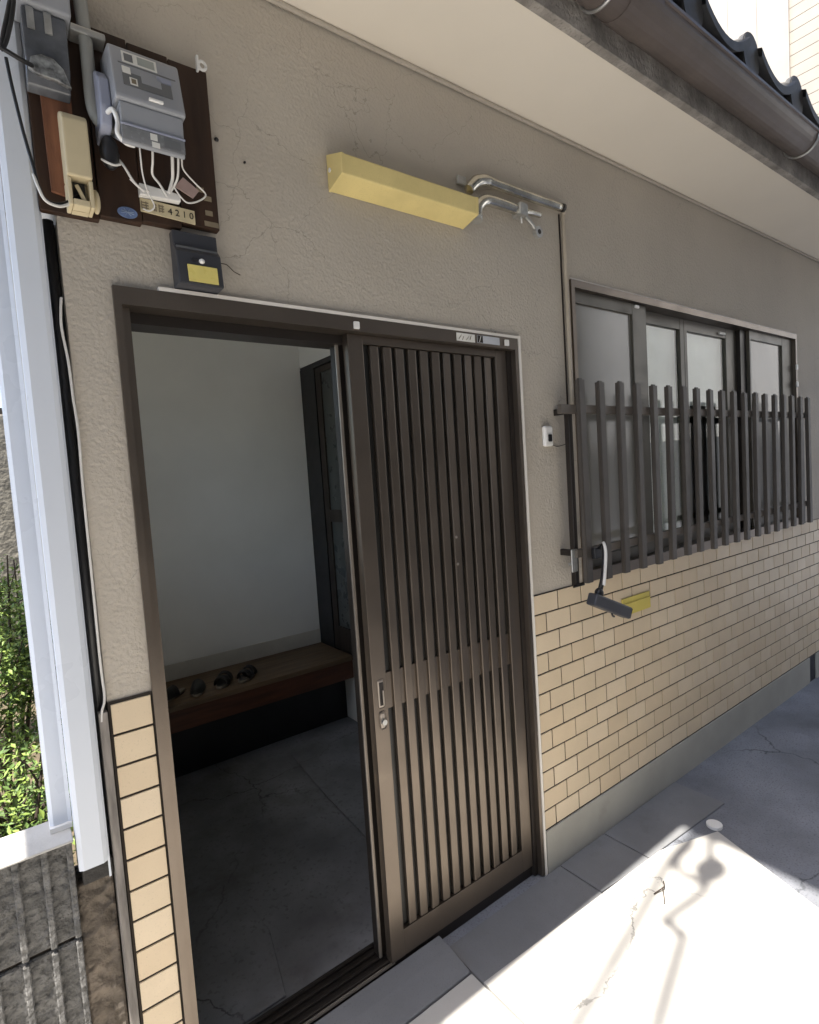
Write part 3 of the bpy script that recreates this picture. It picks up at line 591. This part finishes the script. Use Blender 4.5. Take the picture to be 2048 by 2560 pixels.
obj('junction', MB().box(-0.008, 0.034, -0.066, -0.018, 2.488, 2.533, 0.006), 'galv', cl)
obj('tail', MB().tube([(0.03, -0.035, 2.515), (0.08, -0.032, 2.525), (0.14, -0.028, 2.530)], 0.011, 10), 'chrome', cl)
obj('cable_clip', MB().tube([(0.045, -0.04, 2.500), (0.075, -0.038, 2.485), (0.10, -0.035, 2.470)], 0.0075, 8), 'galv', cl)
obj('clip_ring', MB().disc((0.114, -0.045, 2.457), 'y', 0.021, 0.016, 18), 'galv', cl)
obj('clip_hole', MB().disc((0.114, -0.0462, 2.457), 'y', 0.009, 0.001, 14), 'bronze_dark', cl)
obj('drip', MB().tube([(0.01, -0.05, 2.487), (0.012, -0.05, 2.465)], 0.003, 6, False), 'white', cl)
dp = thing('wall_cable_pipe', 'thin beige pipe running down the stucco beside the window', 'pipe', (0.295, -0.012, 1.81))
obj('pipe', MB().tube([(0.285, -0.026, 2.583), (0.298, -0.018, 2.578), (0.303, -0.013, 2.555), (0.304, -0.0125, 2.30), (0.305, -0.0125, 1.82)], 0.0085, 10), mat('beige_pipe', (0.40, 0.35, 0.28), 0.5), dp)
obj('seam', MB().box(0.287, 0.2945, -0.003, -0.0003, 1.81, 2.575), 'bronze_dark', dp)  # dark strip painted as the shadow gap beside the pipe

# ------------------------------------------------------------------ meter board with everything on it
mbd = thing('meter_board', 'dark brown wooden meter board on the corner of the stucco', 'board', (-1.25, -0.01, 2.21))
for i, (a, b, z0, z1) in enumerate(((-1.362, -1.275, 2.205, 2.612), (-1.2735, -1.186, 2.212, 2.608), (-1.1845, -1.094, 2.225, 2.605))): box('board_plank', a, b, -0.024, -0.0005, z0, z1, 'board', mbd, 0.002)
box('back_board', -1.476, -1.3635, -0.020, -0.0005, 2.195, 2.70, 'board', mbd, 0.002)
rb = MB().prism([(-1.452, 2.235), (-1.40, 2.225), (-1.398, 2.46), (-1.455, 2.47)], 'y', -0.030, -0.0205); obj('red_plank', rb, 'board_red', mbd)
for (a, z) in ((-1.135, 2.315), (-1.118, 2.297), (-1.118, 2.262), (-1.122, 2.236), (-1.105, 2.236)): box('tape_scrap', a-0.009, a+0.009, -0.0255, -0.0243, z-0.006, z+0.006, 'ink_grey', mbd)
ey = thing('eyelet', 'white eyelet bracket on the corner of the meter board', 'bracket', (-1.10, -0.03, 2.60))
er = MB(); er.tube([(-1.106+0.009*math.cos(a), -0.032, 2.612+0.010*math.sin(a)) for a in [2*PI*i/16 for i in range(17)]], 0.0036, 8, sub=1); er.box(-1.120, -1.114, -0.036, -0.0245, 2.596, 2.632, 0.002)
obj('ring', er, 'white', ey)
# electricity meter
em = thing('electric_meter', 'grey electricity meter with clear terminal cover on the brown board', 'meter', (-1.265, -0.08, 2.30))
bp = [(-0.0245, 2.545), (-0.110, 2.530), (-0.118, 2.522), (-0.146, 2.410), (-0.143, 2.402), (-0.0245, 2.402)]
obj('body', MB().prism(bp, 'x', -1.333, -1.192, bev=0.004), 'meter', em)
obj('side_case', MB().prism([(-0.0246, 2.50), (-0.07, 2.49), (-0.102, 2.46), (-0.108, 2.40), (-0.095, 2.365), (-0.0246, 2.355)], 'x', -1.356, -1.3335, bev=0.004), 'meter_side', em)
tc = [(-0.0245, 2.401), (-0.140, 2.401), (-0.136, 2.322), (-0.131, 2.317), (-0.0245, 2.385)]
obj('terminal_cover', MB().prism(tc, 'x', -1.326, -1.198, bev=0.003), 'meter', em)
def face_y(z): return -0.118 + (2.522-z)/(2.522-2.410)*(-0.028)
def fplate(nm, x0, x1, z0, z1, off, m_):
    q = MB().prism([(face_y(z0)-off, z0), (face_y(z1)-off, z1), (face_y(z1)+0.002, z1), (face_y(z0)+0.002, z0)], 'x', x0, x1)
    return obj(nm, q, m_, em)
fplate('display_label', -1.309, -1.240, 2.491, 2.517, 0.0015, 'label')
fplate('display_window', -1.305, -1.288, 2.494, 2.512, 0.0022, 'meter_dark')
fplate('display_window', -1.279, -1.245, 2.494, 2.513, 0.0022, mat('lcd', (0.34, 0.36, 0.33), 0.3))
fplate('groove', -1.318, -1.203, 2.4855, 2.4885, 0.0006, 'meter_dark')
fplate('dark_panel', -1.313, -1.215, 2.436, 2.468, 0.0009, 'meter_dark')
fplate('label_square', -1.312, -1.296, 2.464, 2.480, 0.0016, 'label')
fplate('label_square', -1.300, -1.285, 2.440, 2.457, 0.0016, 'label')
fplate('label_mark', -1.297, -1.288, 2.443, 2.454, 0.0024, 'ink_grey')
fplate('panel_insert', -1.276, -1.236, 2.452, 2.476, 0.0014, 'meter')
fplate('panel_insert', -1.243, -1.214, 2.470, 2.482, 0.0014, 'meter_side')
obj('latch', MB().box(-1.268, -1.239, -0.151, -0.1445, 2.414, 2.419, 0.001), 'white', em)
obj('terminal_strip', MB().box(-1.3255, -1.1985, -0.1402, -0.1385, 2.324, 2.352, 0.0006), mat('smoky_cover', (0.20, 0.205, 0.21), 0.25, var=0.15, vscale=40), em)
obj('cover_edge', MB().box(-1.327, -1.197, -0.1425, -0.1395, 2.3525, 2.3565, 0.0008), 'meter_side', em)
obj('terminal_label', MB().box(-1.270, -1.256, -0.1415, -0.1403, 2.336, 2.349), 'label', em)
obj('terminal_label', MB().box(-1.268, -1.252, -0.1412, -0.1403, 2.3215, 2.3325), 'label', em)
obj('terminal_panel', MB().box(-1.243, -1.208, -0.1412, -0.1403, 2.328, 2.347), 'meter_dark', em)
obj('seal_clip', MB().tube([(-1.345, -0.09, 2.390), (-1.337, -0.125, 2.385), (-1.330, -0.13, 2.36), (-1.333, -0.132, 2.335), (-1.318, -0.128, 2.322), (-1.30, -0.12, 2.325)], 0.0048, 8), 'white', em)
bb = thing('cable_gland', 'black rubber cable gland with white rim below the meter', 'cable gland', (-1.338, -0.06, 2.29))
obj('bulb', MB().ellipsoid((-1.338, -0.06, 2.328), (0.020, 0.020, 0.036)), 'black', bb)
obj('rim', MB().tube([(-1.357, -0.070, 2.305), (-1.348, -0.080, 2.296), (-1.335, -0.082, 2.293), (-1.322, -0.078, 2.300)], 0.0026, 6), 'cable_white', bb)
obj('stem', MB().tube([(-1.338, -0.06, 2.36), (-1.340, -0.085, 2.392)], 0.003, 6, False), 'white', bb)
for i, (pts, r, lab) in enumerate((
    ([(-1.320, -0.06, 2.318), (-1.312, -0.07, 2.300), (-1.294, -0.068, 2.272), (-1.272, -0.06, 2.262)], 0.0038, 'white cable curving from the black gland to the white block'),
    ([(-1.284, -0.10, 2.345), (-1.283, -0.095, 2.318), (-1.277, -0.075, 2.29), (-1.266, -0.06, 2.262), (-1.252, -0.05, 2.240), (-1.262, -0.045, 2.228), (-1.275, -0.04, 2.232)], 0.0024, 'thin pale cable hooking from the meter around the white block'),
    ([(-1.257, -0.10, 2.345), (-1.257, -0.09, 2.318), (-1.255, -0.07, 2.300), (-1.240, -0.065, 2.284), (-1.224, -0.06, 2.262)], 0.0036, 'short white cable end slanting beside the meter underside'),
    ([(-1.300, -0.055, 2.285), (-1.288, -0.06, 2.272), (-1.272, -0.06, 2.266), (-1.262, -0.055, 2.268)], 0.0030, 'short grey white cable crossing the dark board'),
    ([(-1.216, -0.10, 2.345), (-1.215, -0.09, 2.316), (-1.212, -0.07, 2.300), (-1.221, -0.062, 2.270)], 0.0050, 'thick white cable end next to the pink tag'),
    ([(-1.203, -0.10, 2.340), (-1.202, -0.08, 2.305), (-1.208, -0.066, 2.288), (-1.218, -0.06, 2.272)], 0.0036, 'slim white cable end touching the pink tag'))):
    tag(obj('meter_cable', MB().tube(pts, r*0.72, 8), 'cable_white'), lab, 'cable', 'cables under the meter')
tg = thing('hanging_tag', 'pinkish tag in a wire loop hanging from the meter corner', 'tag', (-1.16, -0.06, 2.26))
obj('tag_plate', MB().prism([(-1.205, 2.290), (-1.185, 2.315), (-1.150, 2.292), (-1.165, 2.272)], 'y', -0.062, -0.058), 'pink', tg)
obj('loop', MB().tube([(-1.203, -0.12, 2.345), (-1.196, -0.10, 2.335), (-1.186, -0.075, 2.325), (-1.158, -0.066, 2.305), (-1.135, -0.062, 2.288), (-1.150, -0.062, 2.270), (-1.178, -0.062, 2.258), (-1.195, -0.063, 2.268), (-1.208, -0.064, 2.286)], 0.0020, 6), 'cable_white', tg)
tag(obj('terminal_block', MB().prism([(-1.279, 2.262), (-1.279, 2.288), (-1.197, 2.283), (-1.189, 2.277), (-1.189, 2.266), (-1.279, 2.262)][:5], 'y', -0.044, -0.0245, bev=0.002), 'white'), 'white oblong cable block above the number plate', 'cable block')
np_ = thing('number_plate', 'cream number plate with black figures on the meter board', 'number plate', (-1.215, -0.03, 2.225))
q = MB().prism([(-1.277, 2.232), (-1.277, 2.261), (-1.155, 2.257), (-1.155, 2.226)], 'y', -0.030, -0.0248); obj('plate', q, 'plate', np_)
for x, wd in ((-1.268, 0.016), (-1.246, 0.007), (-1.232, 0.012)):
    g = MB()
    for k_ in range(3): g.box(x-wd/2, x+wd/2, -0.0308, -0.0302, 2.238+k_*0.006, 2.2405+k_*0.006)
    for k_ in range(2): g.box(x-wd/2+wd*0.6*k_, x-wd/2+wd*0.6*k_+0.0022, -0.0310, -0.0309, 2.236, 2.254)
    obj('character', g, 'ink_grey', np_)
text('figures', '4 2 1 0', 0.021, (-1.188, -0.0305, 2.2425), 'ink', np_)
bdz = thing('disc_sticker', 'round pale blue disc sticker low on the meter board', 'sticker', (-1.306, -0.025, 2.20))
obj('disc', MB().disc((-1.306, -0.0275, 2.222), 'y', 0.021, 0.003, 24, ry=0.012), 'blue', bdz)
for a in (0.3, 1.2, 2.1, 2.8): obj('mark', MB().bar((-1.306-0.014*math.cos(a), -0.0283, 2.222-0.008*math.sin(a)), (-1.306+0.014*math.cos(a), -0.0283, 2.222+0.008*math.sin(a)), 0.0016, 0.0006), mat('pale_blue_ink', (0.34, 0.42, 0.56), 0.6), bdz)
# grey conduit above the meter
gcd = thing('grey_conduit', 'grey plastic conduit running up beside the meter', 'pipe', (-1.36, -0.05, 2.385))
obj('pipe', MB().tube([(-1.345, -0.05, 2.392), (-1.352, -0.05, 2.400), (-1.361, -0.05, 2.43), (-1.362, -0.05, 2.55), (-1.366, -0.05, 2.70), (-1.366, -0.05, 2.86)], 0.0135, 12), mat('grey_pipe', (0.26, 0.265, 0.25), 0.45), gcd)
obj('pipe_strap', MB().box(-1.392, -1.325, -0.066, -0.0245, 2.563, 2.577, 0.003), 'galv', gcd)
obj('pipe_foot', MB().tube([(-1.355, -0.05, 2.402), (-1.335, -0.055, 2.385), (-1.318, -0.06, 2.375)], [0.014, 0.012, 0.006], 10), MATS['grey_pipe'], gcd)
# beige terminal box
bt = thing('terminal_box', 'aged beige plastic terminal box with open cracked foot', 'terminal box', (-1.40, -0.05, 2.195))
obj('cover', MB().prism([(-0.0305, 2.250), (-0.0305, 2.392), (-0.045, 2.397), (-0.078, 2.378), (-0.085, 2.366), (-0.085, 2.250)], 'x', -1.428, -1.380, bev=0.004), 'beige', bt)
ft = MB(); ft.box(-1.428, -1.420, -0.080, -0.0305, 2.192, 2.249, 0.002); ft.box(-1.388, -1.380, -0.080, -0.0305, 2.192, 2.249, 0.002); ft.box(-1.4195, -1.3885, -0.050, -0.0305, 2.192, 2.249); ft.box(-1.4195, -1.3885, -0.080, -0.0505, 2.192, 2.206, 0.002)
obj('foot', ft, 'beige', bt)
obj('wire_entry', MB().box(-1.415, -1.393, -0.058, -0.0505, 2.215, 2.2485), 'black', bt)
obj('lever', MB().bar((-1.409, -0.064, 2.24), (-1.396, -0.068, 2.207), 0.012, 0.008, 0.002), 'beige', bt)
obj('side_tab', MB().ellipsoid((-1.372, -0.045, 2.222), (0.009, 0.012, 0.026)), 'beige', bt)
# service box and cables at the corner
sb = thing('service_box', 'grey service box with smoky cover above the reddish board', 'junction box', (-1.44, -0.06, 2.42))
obj('hood', MB().prism([(-0.0205, 2.567), (-0.0205, 2.75), (-0.085, 2.75), (-0.092, 2.60), (-0.09, 2.570)], 'x', -1.487, -1.391, bev=0.004), 'meter', sb)
obj('cover', MB().prism([(-0.0305, 2.425), (-0.0305, 2.566), (-0.078, 2.566), (-0.072, 2.47), (-0.05, 2.432)], 'x', -1.478, -1.400, bev=0.003), mat('smoky_plastic', (0.10, 0.105, 0.115), 0.2, var=0.3, vscale=25, spec=0.6), sb)
for x in (-1.470, -1.440): obj('contact', MB().box(x, x+0.013, -0.0815, -0.0785, 2.525, 2.566), 'galv', sb)
obj('connector', MB().prism([(-1.476, 2.445), (-1.470, 2.468), (-1.452, 2.478), (-1.430, 2.476), (-1.414, 2.462), (-1.402, 2.428), (-1.43, 2.436), (-1.46, 2.437)], 'y', -0.084, -0.073, bev=0.002), mat('scuffed_metal', (0.30, 0.31, 0.31), 0.35, 0.6, var=0.7, vscale=70, stain=0.4, stain_col=(0.02, 0.02, 0.02), sscale=60), sb)
for pts, lab in (
    ([(-1.470, -0.095, 2.442), (-1.49, -0.11, 2.437), (-1.52, -0.11, 2.447), (-1.56, -0.10, 2.46), (-1.66, -0.08, 2.50)], 'black cable entering the connector from the side'),
    ([(-1.484, -0.10, 2.80), (-1.486, -0.105, 2.60), (-1.500, -0.11, 2.53), (-1.515, -0.11, 2.47), (-1.519, -0.11, 2.445), (-1.508, -0.112, 2.47), (-1.492, -0.112, 2.54), (-1.487, -0.112, 2.62), (-1.486, -0.11, 2.80)], 'black cable hanging in a narrow loop beside the service box'),
    ([(-1.478, -0.095, 2.80), (-1.482, -0.095, 2.70), (-1.500, -0.095, 2.58), (-1.535, -0.09, 2.53), (-1.60, -0.08, 2.48)], 'black cable slanting away above the loop')):
    tag(obj('black_cable', MB().tube(pts, 0.0042, 8), 'rubber'), lab, 'cable', 'black cables at the house corner')
tag(obj('black_cable', MB().tube([(-1.513, -0.10, 2.438), (-1.508, -0.095, 2.39), (-1.497, -0.09, 2.31), (-1.485, -0.085, 2.245), (-1.480, -0.082, 2.215), (-1.470, -0.078, 2.192), (-1.448, -0.072, 2.190), (-1.425, -0.062, 2.205), (-1.405, -0.056, 2.225)], 0.0032, 8), 'rubber'), 'black cable dropping past the board into the beige terminal box', 'cable', 'black cables at the house corner')
tag(obj('white_cable', MB().tube([(-1.487, -0.083, 2.235), (-1.481, -0.088, 2.207), (-1.470, -0.084, 2.186), (-1.446, -0.078, 2.183), (-1.424, -0.070, 2.197)], 0.0030, 8), 'cable_white'), 'white cable curling under the beige terminal box', 'cable')

# ------------------------------------------------------------------ solar sensor light
so = thing('sensor_light', 'charcoal solar sensor light with yellow panel above the door', 'lamp', (-1.158, -0.03, 2.06))
obj('body', MB().prism([(-0.0005, 2.072), (-0.0005, 2.205), (-0.028, 2.205), (-0.030, 2.168), (-0.048, 2.150), (-0.056, 2.072)], 'x', -1.212, -1.106, bev=0.003), 'charcoal', so)
obj('lip', MB().box(-1.208, -1.110, -0.038, -0.0285, 2.150, 2.166, 0.002), 'meter_dark', so)
obj('light_panel', MB().prism([(-0.0585, 2.078), (-0.0545, 2.118), (-0.051, 2.118), (-0.054, 2.078)], 'x', -1.190, -1.120), 'led', so)
obj('sensor', MB().ellipsoid((-1.155, -0.0525, 2.130), (0.007, 0.006, 0.006)), 'white', so)
obj('switch', MB().box(-1.178, -1.164, -0.0535, -0.050, 2.128, 2.136, 0.001), 'black', so)
tag(obj('twig', MB().tube([(-1.098, -0.008, 2.150), (-1.08, -0.012, 2.148), (-1.062, -0.010, 2.135), (-1.045, -0.010, 2.128)], 0.0012, 5), 'bark'), 'tiny dry twig stuck on the stucco beside the sensor light', 'twig')
for (x, z, r, lab) in ((-1.075, 2.462, 0.006, 'larger dark nail stub close to the edge of the meter board'), (-1.005, 2.425, 0.0035, 'tiny dark nail stub on bare stucco between meter board and strip lamp')):
    tag(obj('nail', MB().ellipsoid((x, -0.003, z), (r, 0.005, r*0.8)), 'black'), lab, 'nail', 'nails by the meter board')

# ------------------------------------------------------------------ left corner: white casing, pipes, block wall
pc = thing('casing_post', 'tall white vinyl casing in two steps at the house corner', 'post', (-1.52, 0.03, 0.74))
obj('wide_cover', MB().prism([(-1.535, -0.014), (-1.526, -0.020), (-1.487, -0.020), (-1.478, -0.014), (-1.478, 0.03), (-1.535, 0.03)], 'z', 0.745, 3.3), 'post_white', pc)
obj('side_lip', MB().box(-1.4775, -1.473, -0.006, 0.03, 0.70, 3.3), 'post_white', pc)
obj('narrow_cover', MB().prism([(-1.578, 0.052), (-1.571, 0.045), (-1.543, 0.045), (-1.5355, 0.040), (-1.5355, 0.12), (-1.578, 0.12)], 'z', 0.838, 3.3), 'post_white', pc)
obj('foot_trim', MB().box(-1.579, -1.536, 0.036, 0.12, 0.8265, 0.8378), 'white', pc)
tag(obj('drain_pipe', MB().tube([(-1.4605, 0.022, 0.76), (-1.4605, 0.022, 2.19)], 0.0115, 10, False), 'black'), 'black drain pipe squeezed between white casing and stucco', 'pipe')
tag(obj('corner_post', MB().box(-1.474, -1.4465, 0.036, 0.09, GZ, 2.19), 'tar'), 'dark tarred corner post behind the drain pipe', 'post')  # black upright standing in for the dark shaded gap at the corner
wc = MB().tube([(-1.452, 0.000, 2.02), (-1.456, -0.004, 1.99), (-1.458, -0.006, 1.95), (-1.452, -0.006, 1.88), (-1.450, -0.006, 1.80), (-1.447, -0.006, 1.72), (-1.449, -0.004, 1.60), (-1.450, -0.004, 1.4), (-1.451, -0.004, 1.2), (-1.450, -0.006, 1.12), (-1.458, -0.008, 1.09), (-1.461, -0.008, 1.065)], 0.0028, 6)
tag(obj('white_cable', wc, 'cable_white'), 'thin white cable running down beside the drain pipe', 'cable')
tag(obj('corner_board', MB().box(-1.4655, -1.4475, -0.010, 0.034, GZ, 1.085, 0.002), 'grey_wood'), 'narrow weathered wooden strip beside the cut tiles', 'board')
tag(obj('mortar_pier', MB().box(-1.5435, -1.468, 0.012, 0.10, GZ, 0.70, 0.006), 'rough_mortar'), 'rough lumpy mortar pier between block wall and house', 'pier')
tag(obj('tar_patch', MB().box(-1.530, -1.4665, -0.004, 0.10, 0.701, 0.744, 0.004), 'tar'), 'black tarred patch under the white casing', 'patch')  # near-black cap over the mortar pier
bw = thing('block_wall', 'low weathered concrete block wall with ribbed faces beside the house', 'wall', (-2.3, 0.05, GZ))
q = MB().box(-0.158, 0.158, -0.045, 0.050, -0.116, 0.116, 0.004, 1)
for i in range(6):
    cx = -0.158+0.0527*(i+0.5)
for i in range(6):
    x = -0.158+0.0527*i
    if i: q.box(x-0.0065, x+0.0065, -0.056, -0.0452, -0.115, 0.115, 0.0025, 1)
q.box(0.146, 0.158, -0.056, -0.0452, -0.115, 0.115, 0.0025, 1); q.box(-0.158, -0.146, -0.056, -0.0452, -0.115, 0.115, 0.0025, 1)
me = bpy.data.meshes.new('block'); q.bm.to_mesh(me); q.bm.free(); me.materials.append(M['block'])
for r in range(4):
    for i in range(6):
        o = inst('block', me, (-1.541-0.160-0.324*i, 0.052+random.uniform(-.002, .002), 0.704-0.240*r), bw)
box('mortar_core', -3.50, -1.545, 0.015, 0.095, GZ-0.05, 0.815, 'grout', bw)
box('coping', -3.50, -1.540, -0.022, 0.105, 0.8205, 0.826, 'coping', bw, 0.002)

# ------------------------------------------------------------------ garden on the far side of the block wall
def shrub(name, x, y, h, r, n, label, seed, mats=('leaf', 'leaf2')):
    rnd = random.Random(seed); t = thing(name, label, 'shrub', (x, y, GZ), 'shrubs beside the house')
    stems = []; sm = MB()
    for k_ in range(9):
        a = rnd.uniform(0, 2*PI); tip = Vector((x+r*0.8*math.cos(a)*rnd.uniform(.2, 1), y+r*0.8*math.sin(a)*rnd.uniform(.2, 1), GZ+h*rnd.uniform(.6, .98)))
        b0 = Vector((x+rnd.uniform(-.06, .06), y+rnd.uniform(-.06, .06), GZ)); mid = b0.lerp(tip, .5)+Vector((rnd.uniform(-.08, .08), rnd.uniform(-.08, .08), .05))
        sm.tube([b0, mid, tip], [0.013, 0.008, 0.003], 6, sub=4); stems.append((b0, mid, tip))
        for j in range(3):
            f = rnd.uniform(.35, .85); p = b0.lerp(mid, f*2) if f < .5 else mid.lerp(tip, f*2-1)
            e = p+Vector((rnd.uniform(-.22, .22), rnd.uniform(-.22, .22), rnd.uniform(.02, .22))); sm.tube([p, p.lerp(e, .5)+Vector((0, 0, .02)), e], [0.005, 0.0035, 0.002], 5, sub=3); stems.append((p, p.lerp(e, .5), e))
    obj('stem', sm, 'bark', t)
    for mi, m_ in enumerate(mats):
        lf = MB()
        for k_ in range(n//2):
            s_ = rnd.choice(stems); f = rnd.uniform(.25, 1.0)
            p = (s_[0].lerp(s_[1], f*2) if f < .5 else s_[1].lerp(s_[2], f*2-1)) + Vector((rnd.gauss(0, .05), rnd.gauss(0, .05), rnd.gauss(0, .045)))
            ln = rnd.uniform(.022, .042); wd = ln*rnd.uniform(.35, .5)
            d = Vector((rnd.gauss(0, 1), rnd.gauss(0, 1), rnd.gauss(.1, .7))).normalized(); s2 = d.cross(Vector((rnd.gauss(0, .4), rnd.gauss(0, .4), 1))).normalized(); up = s2.cross(d)
            lf.quad(p, p+d*ln*.5+s2*wd*.5+up*ln*.06, p+d*ln, p+d*ln*.5-s2*wd*.5+up*ln*.06)
        obj('foliage', lf, m_, t)
    return t
shrub('garden_shrub', -1.70, 0.95, 0.80, 0.26, 3200, 'low bright green shrub close behind the block wall', 3)
shrub('garden_shrub', -1.66, 2.0, 1.42, 0.34, 6500, 'taller leafy green shrub beside the white casing', 5)
shrub('garden_shrub', -1.92, 3.1, 1.45, 0.40, 4200, 'leafy shrub in front of the rough garden wall', 8)
shrub('garden_shrub', -1.62, 4.3, 1.25, 0.35, 3000, 'small shrub growing along the rough garden wall', 11)
gw = thing('garden_wall', 'rough grey brown garden wall behind the shrubs', 'wall', (-2.3, 6.4, GZ))
box('face', -4.0, -0.9, 6.3, 6.359, GZ, GZ+2.6, 'stone', gw, 0.02)
box('wall_core', -4.1, -0.9, 6.36, 6.58, GZ, GZ+2.68, 'grout', gw)

# ------------------------------------------------------------------ neighbour behind the roof, seen over the gutter
nb = thing('neighbour_house', 'tall sunlit beige clad house rising behind the tiled roof', 'house', (8.0, 5.0, GZ))
box('wall', 5.63, 10.0, 0.2, 9.0, GZ, 12.0, 'siding', nb)
split = 0.98
z = 2.4
while z < 11.9:
    box('siding_board', 5.612, 5.629, 0.2, split, z+0.0025, z+0.1175, 'siding', nb, 0.001); z += 0.12
y = split+0.01
while y < 8.9:
    box('wall_panel', 5.612, 5.629, y+0.0015, y+0.2985, 2.0, 11.95, 'siding2', nb); y += 0.30
box('corner_trim', 5.585, 5.6285, split-0.004, split+0.012, 2.0, 11.98, 'siding2', nb)
obj('roof', MB().prism([(5.3, 12.01), (5.3, 12.12), (7.8, 13.4), (10.3, 12.12), (10.3, 12.01)], 'y', 0.3, 9.3), 'roof_tile', nb) if False else obj('roof', MB().box(5.4, 10.2, 0.4, 9.2, 12.01, 12.25, 0.02), 'roof_tile', nb)

# ------------------------------------------------------------------ building across the alley with a balcony added to shade the ground, and its overhead cables
op = thing('opposite_building', 'pale building across the alley with a deep upper balcony', 'building', (0.0, -4.5, GZ))
box('wall', -7.0, 5.3, -8.0, -3.3, GZ, 7.6, 'house2', op)
BH = 6.6
BX = 0.70-LIGHT.x*BH
box('balcony_slab', BX, 3.2, -3.299, -0.87, BH-0.12, BH, 'slab2', op, 0.01)  # unseen balcony added to keep the ground on the right in shade
box('balcony_parapet', BX+0.003, 3.197, -0.97, -0.875, BH+0.001, BH+0.9, 'house2', op)
for i in range(3):
    x = -5.5+3.2*i
    wn = box('window', x, x+1.6, -3.32, -3.2995, 1.0, 2.2, 'dark_glass', op); box('window_sill', x-0.05, x+1.65, -3.36, -3.2995, 0.93, 0.998, 'caulk', wn)
    wn = box('window', x, x+1.6, -3.32, -3.2995, 4.0, 5.2, 'dark_glass', op)
fh = thing('white_house', 'white walled house closing the far end of the alley', 'house', (15.5, -7.5, GZ))  # unseen house added so the window panes reflect a bright wall
box('wall', 12.0, 19.0, -13.0, -2.6, GZ, 8.0, mat('white_render', (0.78, 0.77, 0.74), 0.8, var=0.12, vscale=0.7, stain=0.25, stain_col=(0.45, 0.44, 0.42), sscale=0.6), fh)
box('roof', 11.7, 19.3, -13.3, -2.3, 8.001, 8.3, 'roof_tile', fh)
box('base_course', 11.95, 11.999, -13.0, -2.6, GZ, 2.0, 'kerb', fh)
def over(gx, gy, h): return (gx-LIGHT.x*(h-GZ), gy-LIGHT.y*(h-GZ), h)
up_ = thing('utility_pole', 'concrete utility pole far along the alley behind the viewer', 'utility pole', (-7.5, -2.2, GZ))
obj('shaft', MB().tube([(-7.5, -2.2, GZ), (-7.5, -2.2, 9.0)], [0.17, 0.12], 20, False), 'kerb', up_)
obj('cross_arm', MB().box(-7.56, -7.44, -2.9, -1.4, 7.4, 7.5), 'galv', up_)
h = BH-0.3
tag(obj('overhead_cable', MB().tube([(-7.5, -1.6, 7.4), (-5.0, -1.45, 6.75), over(-0.95, -0.57, h+.02), over(-0.413, -0.463, h), over(0.1, -0.36, h), over(0.451, -0.285, h+.05), (BX+.02, -0.95, BH-0.1)], 0.019, 8), 'rubber'), 'straight black overhead cable from utility pole to balcony corner', 'cable')
tag(obj('overhead_cable', MB().tube([(-7.5, -2.0, 7.4), (-5.0, -1.75, 6.7), over(-0.9, -0.82, h), over(-0.253, -0.616, h), over(0.11, -0.507, h), over(0.135, -0.497, h), over(0.130, -0.440, h), over(0.15, -0.430, h), over(0.36, -0.450, h), over(0.45, -0.43, h+.05), (BX+.03, -1.0, BH-0.1)], 0.021, 8, sub=5), 'rubber'), 'kinked black overhead cable from utility pole to balcony corner', 'cable')
jb = thing('cable_junction', 'dark round junction box with cable loop under the balcony corner', 'junction box', (over(0.503, -0.417, h)[0], over(0.503, -0.417, h)[1], h-.06))
obj('case', MB().ellipsoid(over(0.503, -0.417, h), (0.085, 0.06, 0.07)), 'charcoal', jb)
obj('loop', MB().tube([over(0.50, -0.40, h), over(0.42, -0.43, h), over(0.40, -0.36, h), over(0.46, -0.31, h), over(0.58, -0.30, h), (BX+.05, -0.92, BH-0.11)], 0.017, 8), 'rubber', jb)

# ------------------------------------------------------------------ small litter on the pavement
for pts, lab in (([(0.30, -0.335, GZ+.016), (0.27, -0.355, GZ+.022), (0.245, -0.35, GZ+.018), (0.215, -0.345, GZ+.016)], 'thin dry twig lying on the sunlit pavement'),
                 ([(0.262, -0.352, GZ+.020), (0.235, -0.372, GZ+.022), (0.20, -0.395, GZ+.015)], 'forked dry twig lying on the sunlit pavement')):
    tag(obj('twig', MB().tube(pts, 0.0022, 5), 'bark'), lab, 'twig')
